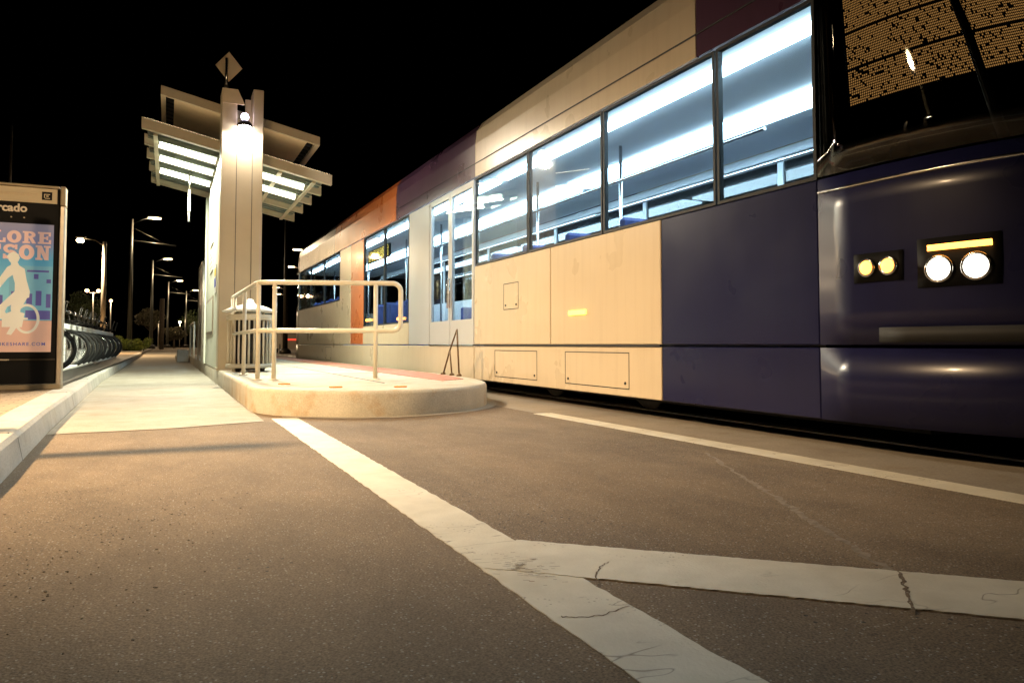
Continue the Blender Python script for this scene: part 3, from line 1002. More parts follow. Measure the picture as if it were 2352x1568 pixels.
# headline in slab letters
HL = MB()
def slab(mb, ch, x, z, w_, h, lay=2):
    s = w_ * 0.30
    tz = h * 0.17
    def rc(a, b, c, d, l=lay): flat(mb, rect(x + a * w_, x + b * w_, z + c * h, z + d * h), l)
    def pg(pts, l=lay): flat(mb, [(x + a * w_, z + c * h) for a, c in pts], l)
    L2 = lay + 1
    if ch == 'L':
        rc(.15, .5, 0, 1); rc(0, .65, .86, 1, L2); rc(0, 1, 0, .15, L2); rc(.80, 1, .15, .38)
    elif ch == 'O':
        ringp(mb, x + .5 * w_, z + .5 * h, .17 * w_, .52 * w_, lay, .27 * h, .52 * h)
    elif ch == 'R':
        rc(.12, .42, 0, 1); rc(0, .6, .86, 1, L2); rc(0, .54, 0, .15, L2)
        ringp(mb, x + .55 * w_, z + .73 * h, .10 * w_, .38 * w_, lay + 2, .09 * h, .27 * h, -95, 95, 20); rc(.42, .58, .46, .62, L2)
        pg([(.45, .48), (.72, .48), (1.0, .0), (.70, .0)], lay + 3)
    elif ch == 'E':
        rc(.12, .44, 0, 1); rc(0, .95, .84, 1, L2); rc(0, .98, 0, .16, L2); rc(.44, .75, .43, .57, L2); rc(.78, .95, .66, .84); rc(.80, .98, .16, .36); rc(.62, .76, .33, .67)
    elif ch == 'S':
        ringp(mb, x + .5 * w_, z + .70 * h, .18 * w_, .46 * w_, lay, .12 * h, .32 * h, 20, 270, 26)
        ringp(mb, x + .5 * w_, z + .30 * h, .18 * w_, .48 * w_, L2, .12 * h, .32 * h, -160, 90, 26)
        rc(.80, .97, .66, 1); rc(.03, .2, 0, .34)
    elif ch == 'N':
        rc(.12, .36, 0, 1); rc(.68, .90, 0, 1); pg([(.12, 1), (.42, 1), (.90, 0), (.62, 0)], L2)
        rc(0, .42, .86, 1, lay + 2); rc(.56, 1.02, .86, 1, lay + 2); rc(0, .48, 0, .14, lay + 2)
    elif ch == 'C':
        ringp(mb, x + .5 * w_, z + .5 * h, .18 * w_, .52 * w_, lay, .30 * h, .52 * h, 40, 320, 30); rc(.78, .97, .64, 1); 
    elif ch == 'U':
        rc(.10, .38, .3, 1); rc(.66, .90, .3, 1); ringp(mb, x + .5 * w_, z + .34 * h, .14 * w_, .40 * w_, L2, .16 * h, .36 * h, 180, 360, 22)
        rc(0, .48, .86, 1, lay + 2); rc(.56, 1.0, .86, 1, lay + 2)
    elif ch == 'T':
        rc(.34, .66, 0, 1); rc(0, 1, .84, 1, L2); rc(0, .16, .64, .84); rc(.84, 1, .64, .84); rc(.2, .8, 0, .15, L2)
    elif ch == 'P':
        rc(.12, .42, 0, 1); rc(0, .6, .86, 1, L2); rc(0, .56, 0, .15, L2)
        ringp(mb, x + .55 * w_, z + .70 * h, .10 * w_, .40 * w_, lay + 2, .11 * h, .30 * h, -95, 95, 20); rc(.42, .58, .40, .56, L2)
    elif ch == 'X':
        pg([(.05, 1), (.38, 1), (.95, 0), (.62, 0)]); pg([(.66, 1), (.93, 1), (.36, 0), (.06, 0)], L2)
        rc(0, .45, .87, 1, lay + 2); rc(.56, 1, .87, 1, lay + 2); rc(0, .42, 0, .13, lay + 2); rc(.54, 1, 0, .13, lay + 2)
for word, xr, z, h, pitch in (('EXPLORE', -1.092, 1.630, 0.122, 0.131), ('TUCSON', -1.100, 1.465, 0.148, 0.140)):
    for i, ch in enumerate(reversed(word)):
        slab(HL, ch, xr - (i + 1) * pitch + 0.008, z, pitch - 0.012, h)
HL.build('headline', M['p_pink'], po)
# cyclist silhouette
cy_ = MB()
flat(cy_, ell(-1.415, 1.475, 0.047, 0.055), 6)
flat(cy_, [(-1.475, 1.478), (-1.46, 1.515), (-1.42, 1.54), (-1.375, 1.515), (-1.362, 1.47)], 7)
flat(cy_, [(-1.44, 1.44), (-1.385, 1.44), (-1.365, 1.40), (-1.32, 1.37), (-1.30, 1.25), (-1.27, 1.14), (-1.275, 1.08), (-1.33, 1.06), (-1.40, 1.09), (-1.40, 1.22), (-1.43, 1.34)], 8)
flat(cy_, [(-1.43, 1.41), (-1.39, 1.33), (-1.46, 1.27), (-1.545, 1.14), (-1.585, 1.14), (-1.52, 1.29), (-1.47, 1.38)], 9)
flat(cy_, [(-1.40, 1.12), (-1.28, 1.10), (-1.345, 0.96), (-1.36, 0.80), (-1.42, 0.70), (-1.46, 0.71), (-1.41, 0.82), (-1.43, 0.98)], 10)
flat(cy_, [(-1.40, 1.14), (-1.30, 1.08), (-1.46, 0.98), (-1.50, 0.86), (-1.53, 0.86), (-1.52, 1.0)], 11)
ringp(cy_, -1.29, 0.865, 0.085, 0.110, 12, 0.125, 0.150)
ringp(cy_, -1.66, 0.865, 0.085, 0.110, 12, 0.125, 0.150)
flat(cy_, [(-1.68, 0.87), (-1.60, 1.18), (-1.575, 1.18), (-1.65, 0.86)], 13)
flat(cy_, [(-1.60, 1.08), (-1.46, 0.86), (-1.43, 0.86), (-1.59, 1.12)], 14)
flat(cy_, [(-1.45, 0.84), (-1.28, 0.855), (-1.28, 0.875), (-1.45, 0.88)], 15)
flat(cy_, [(-1.34, 1.07), (-1.45, 0.85), (-1.425, 0.85), (-1.315, 1.07)], 16)
flat(cy_, [(-1.64, 1.16), (-1.53, 1.18), (-1.53, 1.205), (-1.64, 1.185)], 17)
flat(cy_, rect(-1.72, -1.57, 1.08, 1.21), 5)
flat(cy_, [(-1.50, 0.78), (-1.33, 0.78), (-1.31, 0.92), (-1.40, 0.95), (-1.50, 0.90)], 5)
cy_.build('cyclist_silhouette', M['p_cream'], po)
text('BIKESHARE.COM', 0.046, (-1.125, yF - 0.002, 0.595), kk, 'web_address', M['p_navy'], 0.0004, space=1.28)
MB().box(px0 - 0.04, kx1 - 0.06, KY - 0.012, KY + 0.009, 0.445, 0.462).build('ledge', M['darkmetal'], kk)
MB().box(-1.60, -1.43, KY - 0.018, KY - 0.0125, 0.447, 0.46).build('latch', M['alu'], kk)
# grey ground plate carrying kiosk and dock
gp = MB().bbox(-2.6, -1.02, 9.3, 27.2, SZ, SZ + 0.05, 0.01)
tag(gp.build('dock_base_plate', M['darkmetal'], loc=(-1.7, 18, SZ)), 'long dark grey steel base plate under the docked bikes', 'base plate')

# ------------------------------------------------------------------ bike dock and bikes
BZ = SZ + 0.05
dk = empty('bike_dock', (-1.5, 18, BZ), 'white bike dock frame with a long top beam behind the kiosk', 'bike dock')
MB().bbox(-1.64, -1.54, 10.4, 26.3, 0.855, 0.955, 0.01).build('top_beam', M['white'], dk)
MB().bbox(-1.70, -1.42, 10.4, 26.3, BZ, BZ + 0.05, 0.01).build('bottom_beam', M['white'], dk)
WY = [12.9, 15.1, 16.0, 16.95, 17.9, 18.95, 20.6, 22.1, 23.9, 25.3]
for y in [10.6, 11.6, 14.1] + WY + [26.1]:
    MB().bbox(-1.625, -1.555, y + 0.16, y + 0.44, BZ + 0.051, 0.854, 0.01).build('dock_post', M['white'], dk)

def make_bike(y0):
    root = empty('share_bike', (-1.56, y0, BZ), 'docked dark share bike', 'bicycle', 'share bikes in the dock')
    A = (0, 1, 0)
    for cx_ in (-1.56, -2.62):
        wo = MB().torus((cx_, y0, BZ + 0.33), A, 0.298, 0.031, 40, 10).build('tyre', M['rubber'], root)
        rim = MB().torus((cx_, y0, BZ + 0.33), A, 0.262, 0.012, 40, 6)
        rim.build('rim', M['chrome'], wo)
        sp = MB()
        for k in range(14):
            t = 2 * math.pi * k / 14
            sp.tube([(cx_, y0 + 0.02 * (-1) ** k, BZ + 0.33), (cx_ + 0.26 * math.cos(t), y0, BZ + 0.33 + 0.26 * math.sin(t))], 0.0025, 4, False)
        sp.disc((cx_, y0, BZ + 0.33), A, 0.035, 0.09, 12)
        sp.build('spokes', M['chrome'], wo)
        fe = MB()
        pts = [(cx_ + 0.345 * math.cos(R(a)), y0, BZ + 0.33 + 0.345 * math.sin(R(a))) for a in range(-25 if cx_ > -2 else 20, 175, 12)]
        vs = []
        for p in pts:
            vs += [(p[0], p[1] - 0.032, p[2]), (p[0], p[1] + 0.032, p[2])]
        fe.add(vs, [(2 * i, 2 * i + 1, 2 * i + 3, 2 * i + 2) for i in range(len(pts) - 1)], True)
        fe.build('mudguard', M['dark'], root)
    fz = BZ + 0.33
    fr_ = MB()
    fr_.tube([(-1.66, y0, fz + 0.52), (-2.15, y0, fz - 0.02)], 0.035, 8)
    fr_.tube([(-2.15, y0, fz - 0.02), (-2.30, y0, fz + 0.42)], 0.026, 8)
    fr_.tube([(-2.15, y0, fz - 0.02), (-2.62, y0, fz)], 0.018, 8)
    fr_.tube([(-2.27, y0, fz + 0.32), (-2.62, y0, fz)], 0.015, 8)
    fr_.build('frame', M['dark'], root)
    MB().tube([(-1.56, y0 + 0.055, fz), (-1.60, y0 + 0.055, fz + 0.36), (-1.64, y0, fz + 0.42), (-1.68, y0, fz + 0.62)], 0.017, 8)\
        .tube([(-1.56, y0 - 0.055, fz), (-1.60, y0 - 0.055, fz + 0.36), (-1.64, y0, fz + 0.42)], 0.017, 8).build('fork', M['darkmetal'], root)
    hb = MB().tube([(-1.86, y0 - 0.30, fz + 0.70), (-1.72, y0 - 0.27, fz + 0.72), (-1.66, y0 - 0.1, fz + 0.66), (-1.66, y0 + 0.1, fz + 0.66), (-1.72, y0 + 0.27, fz + 0.72), (-1.86, y0 + 0.30, fz + 0.70)], 0.016, 8)
    hb.build('handlebar', M['chrome'], root)
    # front basket rack with slim bright hoops
    bk = MB()
    for yy in (-0.14, 0.14):
        bk.tube([(-1.62, y0 + yy, fz + 0.46), (-1.44, y0 + yy, fz + 0.50), (-1.38, y0 + yy, fz + 0.72)], 0.010, 6)
    bk.tube([(-1.38, y0 - 0.14, fz + 0.72), (-1.38, y0 + 0.14, fz + 0.72)], 0.010, 6)
    bk.build('front_rack', M['darkmetal'], root)
    MB().bbox(-1.60, -1.42, y0 - 0.12, y0 + 0.12, fz + 0.475, fz + 0.50, 0.008).build('rack_tray', M['dark'], root)
    sd = MB()
    sd.add([(-2.18, y0 - 0.025, fz + 0.53), (-2.18, y0 + 0.025, fz + 0.53), (-2.44, y0 + 0.09, fz + 0.55), (-2.44, y0 - 0.09, fz + 0.55),
            (-2.19, y0 - 0.015, fz + 0.56), (-2.19, y0 + 0.015, fz + 0.56), (-2.43, y0 + 0.07, fz + 0.60), (-2.43, y0 - 0.07, fz + 0.60)],
           [(0, 1, 2, 3), (4, 5, 6, 7), (0, 1, 5, 4), (1, 2, 6, 5), (2, 3, 7, 6), (3, 0, 4, 7)])
    sd.tube([(-2.30, y0, fz + 0.42), (-2.32, y0, fz + 0.55)], 0.014, 8)
    sd.build('saddle', M['dark'], root)
    return root

bike = make_bike(WY[0])
ordn = ['first', 'second', 'third', 'fourth', 'fifth', 'sixth', 'seventh', 'eighth', 'ninth', 'farthest']
for i, y in enumerate(WY):
    o = bike if i == 0 else copy_tree(bike)
    if i: o.location = (-1.56, y, BZ)
    o['label'] = ('dark share bike docked nearest to the kiosk, its wheel largest' if i == 0 else
                  'dark share bike at the far end of the dock row' if i == 9 else
                  f'dark docked share bike, {ordn[i]} one along the row from the kiosk')

# ------------------------------------------------------------------ the tram
XS = 3.50
XC, HW = 4.75, 1.25
Y0, Y1 = 3.2, 22.4
tm = empty('tram', (XC, 13.0, 0), 'modern low-floor tram in cream, orange and dark blue passing the platform', 'tram')

def P(name, mname, x0, x1, y0, y1, z0, z1, parent=None, b=0.006, label=None):
    o = MB().bbox(x0, x1, y0, y1, z0, z1, b).build(name, M[mname], parent or tm)
    if label: o['label'] = label
    return o

# near side panels
g = 0.006
for y0, y1, mt in ((Y0, 4.75, 'tram_blue'), (4.75, 8.65, 'tram_cream'), (8.65, 14.5, 'tram_cream'), (14.5, 18.4, 'tram_cream'), (18.4, Y1, 'tram_cream')):
    P('skirt_panel', mt, XS, XS + 0.05, y0 + g, y1 - g, 0.17, 0.588)
P('body_panel', 'tram_blue', XS, XS + 0.05, Y0 + g, 4.75 - g, 0.606, 1.585, label='deep blue body panel beside the cab')
P('body_panel', 'tram_cream', XS, XS + 0.05, 4.75 + g, 6.6 - g, 0.606, 1.585)
P('body_panel', 'tram_cream', XS, XS + 0.05, 6.6 + g, 8.65 - g, 0.606, 1.585)
P('body_panel', 'tram_cream', XS, XS + 0.05, 11.45 + g, 14.5 - g, 0.606, 0.95)
P('body_panel', 'tram_orange', XS, XS + 0.05, 14.5 + g, 15.6 - g, 0.606, 2.70, label='orange full-height body panel')
P('body_panel', 'tram_cream', XS, XS + 0.05, 15.6 + g, 16.7 - g, 0.606, 2.70)
P('body_panel', 'tram_cream', XS, XS + 0.05, 16.7 + g, 19.5 - g, 0.606, 1.585)
P('body_panel', 'tram_cream', XS, XS + 0.05, 19.5 + g, Y1 - g, 0.606, 1.585)
# windows
def window(y0, y1, z0, z1, x=XS, mat='glass'):
    f = MB()
    t = 0.022
    xi, xo = x + 0.004, x + 0.045
    f.box(xi, xo, y0, y1, z0, z0 + t).box(xi, xo, y0, y1, z1 - t, z1).box(xi, xo, y0, y0 + t, z0 + t, z1 - t).box(xi, xo, y1 - t, y1, z0 + t, z1 - t)
    fo = f.build('window', M['rubber'], tm)
    MB().box(x + 0.012, x + 0.020, y0 + t, y1 - t, z0 + t, z1 - t).build('pane', M[mat], fo)
    return fo
ZB, ZT = 1.592, 2.705
for y0, y1 in ((4.11, 5.60), (5.62, 7.11), (7.13, 8.63), (16.72, 18.6), (18.62, 20.5), (20.52, 22.38)):
    window(y0, y1, ZB, ZT)
window(Y0 + 0.01, 4.09, ZB, ZT)
for y0, y1 in ((11.47, 12.95), (12.97, 14.48)):
    window(y0, y1, 0.955, ZT)
# double door with pale pillar
for y0, y1 in ((8.68, 9.53), (9.55, 10.40)):
    d = MB()
    xi, xo = XS + 0.002, XS + 0.045
    d.box(xi, xo, y0, y1, 0.606, 0.93).box(xi, xo, y0, y1, 2.62, 2.70).box(xi, xo, y0, y0 + 0.06, 0.93, 2.62).box(xi, xo, y1 - 0.06, y1, 0.93, 2.62)
    do = d.build('door', M['tram_grey'], tm)
    MB().box(XS + 0.015, XS + 0.023, y0 + 0.06, y1 - 0.06, 0.93, 2.62).build('pane', M['glass'], do)
    hy = y1 - 0.03 if y0 < 9 else y0 + 0.03
    MB().tube([(XS - 0.02, hy, 1.1), (XS - 0.02, hy, 1.5)], 0.012, 6).build('handle', M['chrome'], do)
P('door_pillar', 'tram_grey', XS, XS + 0.05, 10.42, 11.44, 0.606, 2.70)
# fascia strips above the windows
fprof = [(XS, 2.72), (XS, 3.14), (XS + 0.02, 3.31), (XS + 0.09, 3.42), (XS + 0.30, 3.48), (XS + 0.30, 3.44), (XS + 0.12, 3.38), (XS + 0.06, 3.30), (XS + 0.045, 3.14), (XS + 0.045, 2.72)]
for y0, y1, mt, lb in ((Y0, 4.3, 'tram_purple', 'dark plum roof fascia over the cab'), (4.3, 8.63, 'tram_cream', None), (8.63, 12.2, 'tram_purple', 'dark plum roof fascia'), (12.2, 17.3, 'tram_orange', 'orange roof fascia'), (17.3, Y1, 'tram_black', 'black roof fascia')):
    o = MB().prism(fprof, lambda p: (p[0], y0 + 0.005, p[1]), lambda p: (p[0], y1 - 0.005, p[1])).build('roof_fascia', M[mt], tm)
    if lb: o['label'] = lb
    MB().prism([(2 * XC - a, c) for a, c in fprof], lambda p: (p[0], y0 + 0.005, p[1]), lambda p: (p[0], y1 - 0.005, p[1])).build('roof_fascia', M[mt], tm)
MB().box(XS - 0.006, XS - 0.001, Y0, 12.2, 2.885, 2.897).build('fascia_trim', M['rubber'], tm)
MB().box(XS + 0.302, 2 * XC - XS - 0.302, Y0, Y1, 3.42, 3.47).build('roof', M['tram_black'], tm)
# underframe and wheels
MB().box(XS + 0.12, 2 * XC - XS - 0.12, Y0 - 0.6, Y1 + 0.6, 0.14, 0.26).build('underframe', M['dark'], tm)
for y in (5.6, 7.4, 18.6, 20.4):
    for x in (4.03, 5.465):
        MB().disc((x, y, 0.30), (1, 0, 0), 0.28, 0.10, 24).build('wheel', M['darkmetal'], tm)
# far side
xf = 2 * XC - XS
P('far_side_panel', 'interior', xf - 0.05, xf, Y0, Y1, 0.17, 1.58)
P('far_side_rail', 'interior', xf - 0.05, xf, Y0, Y1, 2.62, 2.718)
for y0, y1 in ((3.25, 5.9), (5.98, 8.4), (8.48, 11.0), (11.08, 13.9), (13.98, 16.6), (16.68, 19.4), (19.48, 22.3)):
    MB().box(xf - 0.03, xf - 0.02, y0, y1, 1.585, 2.615).build('far_pane', M['dark_glass'], tm)
    MB().box(xf - 0.05, xf, y1, y1 + 0.08, 1.585, 2.615).build('far_mullion', M['interior'], tm)
# interior
MB().box(XS + 0.06, xf - 0.06, Y0, Y1 + 1.0, 0.30, 0.34).build('cabin_floor', M['interior_floor'], tm)
MB().box(XS + 0.06, xf - 0.06, Y0 + 0.06, Y1 + 0.8, 2.725, 2.76).build('ceiling', M['interior'], tm)
MB().box(XS + 0.06, xf - 0.06, 3.21, 3.27, 0.34, 2.72).build('cab_partition', M['tram_black'], tm)
for y0, y1 in ((3.28, 8.5), (16.6, Y1)):
    MB().box(XS + 0.07, xf - 0.07, y0, y1, 0.345, 0.72).build('raised_floor', M['interior_floor'], tm)
for x, hw in ((3.84, 0.06), (4.95, 0.17)):
    for y0, y1 in ((3.30, 8.5), (8.7, 14.2), (14.5, 22.3)):
        MB().bbox(x - hw, x + hw, y0, y1, 2.69, 2.722, 0.006).build('ceiling_light', M['strip' if hw < .1 else 'strip_wide'], tm)
for x, z in ((4.35, 2.35), (5.25, 2.35)):
    MB().tube([(x, 4.5, z), (x, 22.2, z)], 0.017, 8).build('grab_rail', M['chrome'], tm)
for y in (5.1, 6.6, 8.55, 10.6, 12.3, 14.4, 17.5, 19.5, 21.5):
    MB().tube([(4.35, y, 0.34), (4.35, y, 2.72)], 0.018, 8).build('grab_pole', M['chrome'], tm)
def seat(x, y, z):
    s_ = MB().bbox(x - 0.21, x + 0.21, y - 0.2, y + 0.22, z + 0.40, z + 0.47, 0.02).bbox(x - 0.21, x + 0.21, y + 0.20, y + 0.27, z + 0.45, z + 1.02, 0.03)
    s_.box(x - 0.05, x + 0.05, y - 0.05, y + 0.05, z, z + 0.40)
    s_.build('seat', M['seat'], tm)
for y in (5.3, 6.3, 7.3, 8.2, 17.5, 18.5, 19.5, 20.5):
    seat(3.85, y, 0.72); seat(5.6, y, 0.72)
for y in (11.9, 12.9, 13.8):
    seat(3.85, y, 0.34); seat(5.6, y, 0.34)
# side destination display inside the window by the orange panel
sd_ = P('side_display', 'dark', XS + 0.06, XS + 0.10, 12.85, 14.35, 2.18, 2.42)
ld = MB()
rr = random.Random(3)
for i in range(60):
    for k in range(8):
        if rr.random() < 0.62:
            y = 12.90 + i * 0.0235; z = 2.205 + k * 0.025
            ld.add([(XS + 0.058, y, z), (XS + 0.058, y + 0.015, z), (XS + 0.058, y + 0.015, z + 0.016), (XS + 0.058, y, z + 0.016)], [(0, 1, 2, 3)])
ld.build('display_dots', M['yellow_led'], sd_)

# noses, lofted round a superellipse
def nose_pt(t, z, end, off=0.0):
    # t 0..pi from near side to far side
    Lz = [(0.15, 1.75), (0.60, 1.95), (1.10, 2.0), (1.60, 1.86), (2.20, 1.55), (2.72, 1.22), (3.14, 0.85), (3.31, 0.62), (3.42, 0.42), (3.48, 0.18)]
    Hz = [(0.15, HW), (3.14, HW), (3.31, HW - 0.02), (3.42, HW - 0.09), (3.48, HW - 0.30)]
    def ip(tab):
        if z <= tab[0][0]: return tab[0][1]
        for (a, b_), (c, d) in zip(tab, tab[1:]):
            if a <= z <= c: return b_ + (d - b_) * (z - a) / (c - a)
        return tab[-1][1]
    L, H = ip(Lz) - off, ip(Hz) - off
    e = 2 / 2.5
    c_, s_ = math.cos(t), math.sin(t)
    x = XC - H * math.copysign(abs(c_) ** e, c_)
    d = L * abs(s_) ** e
    return (x, Y0 - d, z) if end == 0 else (x, Y1 + d, z)
def nose_strip(name, zs, mt, end, t0=0.0, t1=180.0, off=0.0, n=44, parent=None, thick=0.03):
    b_ = MB()
    ts = [R(t0 + (t1 - t0) * i / n) for i in range(n + 1)]
    k = len(zs)
    vs = [nose_pt(t, z, end, off) for t in ts for z in zs] + [nose_pt(t, z, end, off + thick) for t in ts for z in zs]
    o2 = (n + 1) * k
    fs = []
    for i in range(n):
        for j in range(k - 1):
            q = (i * k + j, i * k + j + 1, (i + 1) * k + j + 1, (i + 1) * k + j)
            fs += [q, tuple(a + o2 for a in q)]
        fs += [(i * k, (i + 1) * k, o2 + (i + 1) * k, o2 + i * k), (i * k + k - 1, (i + 1) * k + k - 1, o2 + (i + 1) * k + k - 1, o2 + i * k + k - 1)]
    for i in (0, n):
        for j in range(k - 1):
            fs.append((i * k + j, i * k + j + 1, o2 + i * k + j + 1, o2 + i * k + j))
    b_.add(vs, fs, True)
    return b_.build(name, M[mt], parent or tm)
for end, skirt, body, top, gl in ((0, 'tram_blue', 'tram_blue', 'tram_purple', 'dark_glass'), (1, 'tram_cream', 'tram_cream', 'tram_black', 'glass')):
    nose_strip('nose_skirt', [0.17, 0.4, 0.588], skirt, end)
    nose_strip('nose_panel', [0.606, 0.8, 1.0, 1.2, 1.4, 1.585], body, end)
    nose_strip('windshield', [1.60, 1.8, 2.0, 2.2, 2.4, 2.6, 2.70], gl, end, thick=0.012)
    nose_strip('nose_fascia', [2.72, 2.9, 3.14, 3.31, 3.42, 3.48], top, end)
    for t in (0.5, 28 if end == 0 else 24, 90, 152, 179):
        nose_strip('windshield_pillar', [1.60, 1.8, 2.0, 2.2, 2.4, 2.6, 2.70], 'tram_black', end, t - 0.9, t + 0.9, 0.002, 3, thick=0.04)
    nose_strip('nose_roof', [3.475, 3.48], 'tram_black', end, 0, 180, 0.03, 30, thick=0.9)
# headlights, indicators, destination sign on the near nose
def round_lamp(name, t, z, r, mt):
    p_ = Vector(nose_pt(R(t), z, 0, 0.0))
    q_ = Vector(nose_pt(R(t + 1.0), z, 0, 0.0))
    d = (q_ - p_).normalized()
    nrm = Vector((d.y, -d.x, 0))
    if nrm.dot(p_ - Vector((XC, 4.5, z))) < 0: nrm = -nrm
    p_ = p_ + nrm * 0.012
    b_ = MB()
    rr_ = [r * 0.98, r * 0.92, r * 0.7, r * 0.35, r * 0.05]
    hh = [0.0, 0.012, 0.026, 0.034, 0.036]
    b_.tube([p_ + nrm * h_ for h_ in hh], rr_, 20)
    o = b_.build(name, M[mt], tm)
    MB().torus(p_ + nrm * 0.004, nrm, r * 1.08, 0.010, 24, 8).build('lamp_ring', M['chrome'], o)
for sgn in (0, 1):
    f_ = (lambda t: 180 - t) if sgn else (lambda t: t)
    round_lamp('headlight', f_(16.6), 0.99, 0.058, 'headlight')
    round_lamp('headlight', f_(21.8), 0.99, 0.058, 'headlight')
    round_lamp('indicator', f_(6.2), 1.03, 0.040, 'amber')
    round_lamp('indicator', f_(9.3), 1.03, 0.040, 'amber')
    nose_strip('running_light', [1.085, 1.10, 1.115], 'amber', 0, f_(14.8) if not sgn else f_(23.8), f_(23.8) if not sgn else f_(14.8), -0.012, 8, thick=0.03)
for s0, s1 in ((13.4, 25.2), (154.8, 166.6)):
    nose_strip('lamp_bezel', [0.90, 1.0, 1.15], 'dark', 0, s0, s1, -0.006, 8, thick=0.02)
for s0, s1 in ((4.2, 11.3), (168.7, 175.8)):
    nose_strip('lamp_bezel', [0.95, 1.03, 1.11], 'dark', 0, s0, s1, -0.006, 8, thick=0.02)
nose_strip('bumper', [0.62, 0.70], 'rubber', 0, 8, 172, -0.02, 40, thick=0.03)
nose_strip('belt_trim', [1.50, 1.515], 'chrome', 0, 0, 180, -0.006, 40, thick=0.01)
sign = nose_strip('destination_sign', [1.98, 2.66], 'dark', 0, 3, 60, 0.09, 24, thick=0.03)
dots = MB()
rr = random.Random(12)
nC, nR = 150, 44
for i in range(nC):
    t = 3.6 + (60 - 4.4) * i / nC
    for k in range(nR):
        z = 1.995 + 0.65 * k / nR
        if k % 15 == 14: continue                      # dark rows between the lines of the display
        wv = math.sin(i * 0.9 + 2.1 * math.sin(k * 0.7)) + math.sin(i * 0.37 + k * 1.3)
        if rr.random() < (0.34 if wv < -0.7 else 0.06): continue
        a = nose_pt(R(t), z, 0, 0.086); b2 = nose_pt(R(t + 0.23), z, 0, 0.086)
        c = nose_pt(R(t + 0.23), z + 0.009, 0, 0.086); d = nose_pt(R(t), z + 0.009, 0, 0.086)
        dots.add([a, b2, c, d], [(0, 1, 2, 3)])
dots.build('sign_dots', M['amber_led'], sign)
def hatch(name, y0, y1, z0, z1):
    t = 0.008
    h = MB()
    for a, b_, c, d in ((y0, y1, z0, z0 + t), (y0, y1, z1 - t, z1), (y0, y0 + t, z0 + t, z1 - t), (y1 - t, y1, z0 + t, z1 - t)):
        h.box(XS - 0.0015, XS + 0.003, a, b_, c, d)
    for y in (y0 + 0.06, y1 - 0.06):
        h.disc((XS - 0.002, y, z0 + 0.05), (1, 0, 0), 0.013, 0.006, 10)
    h.build(name, M['rubber'], tm)
hatch('skirt_hatch', 5.2, 6.3, 0.23, 0.54)
hatch('skirt_hatch', 6.9, 8.0, 0.23, 0.54)
hatch('skirt_hatch', 17.6, 18.3, 0.23, 0.54)
hatch('fuel_hatch', 7.35, 7.75, 1.0, 1.3)
MB().box(XS - 0.012, XS + 0.002, 8.66, 10.42, 0.589, 0.605).build('door_sill', M['chrome'], tm)
MB().box(XS - 0.010, XS + 0.002, 4.76, 8.64, 0.5895, 0.6045).build('seam_trim', M['rubber'], tm)
# side marker lamps
for y, z in ((6.05, 0.905), (11.9, 1.03), (14.05, 1.07)):
    MB().bbox(XS - 0.018, XS + 0.002, y - 0.16, y + 0.16, z - 0.022, z + 0.022, 0.006).build('marker_lamp', M['amber'], tm)

# ------------------------------------------------------------------ street lamps
def cat_pole(x, y, label):
    r = empty('street_lamp', (x, y, 0.15), label, 'street lamp', 'tall street lamps with tram wire brackets on the left')
    MB().tube([(x, y, 0.15), (x, y, 9.2)], [0.17, 0.09], 12).build('pole', M['darksteel'], r)
    MB().lathe((x, y, 0.15), [(0.42, 0), (0.42, 0.25), (0.34, 0.36), (0.22, 0.42)], 12).build('base', M['darkmetal'], r)
    MB().tube([(x, y, 8.85), (x + 0.7, y, 9.25), (x + 1.0, y, 9.36)], 0.022, 8).build('lamp_arm', M['dark'], r)
    l = MB().bbox(x + 0.95, x + 1.85, y - 0.18, y + 0.18, 9.38, 9.48, 0.03).build('luminaire', M['steel'], r)
    MB().bbox(x + 1.0, x + 1.8, y - 0.15, y + 0.15, 9.33, 9.378, 0.01).build('lens', M['luminaire'], l)
    MB().tube([(x + 0.1, y, 7.72), (x + 2.8, y, 7.50)], 0.045, 8).tube([(x + 0.1, y, 8.6), (x + 2.2, y, 7.56)], 0.006, 6).build('wire_bracket', M['darksteel'], r)
    lamp('POINT', 'lamp_light', (x + 1.4, y, 9.1), 1400, (1.0, 0.76, 0.48), r, 0.2)
    return r
L1 = cat_pole(-2.35, 57, 'nearest tall grey lamp pole with a wire bracket, green bush at its foot')
for x, y, lb in ((-1.5, 84, 'second tall lamp pole with a wire bracket, right of the bush'),
                 (0.0, 112, 'third tall lamp pole down the left row, beyond the second'),
                 (2.66, 131, 'farthest tall lamp pole of the left row, next to the shelter')):
    o = copy_tree(L1); o.location = (x, y, 0.15); o['label'] = lb

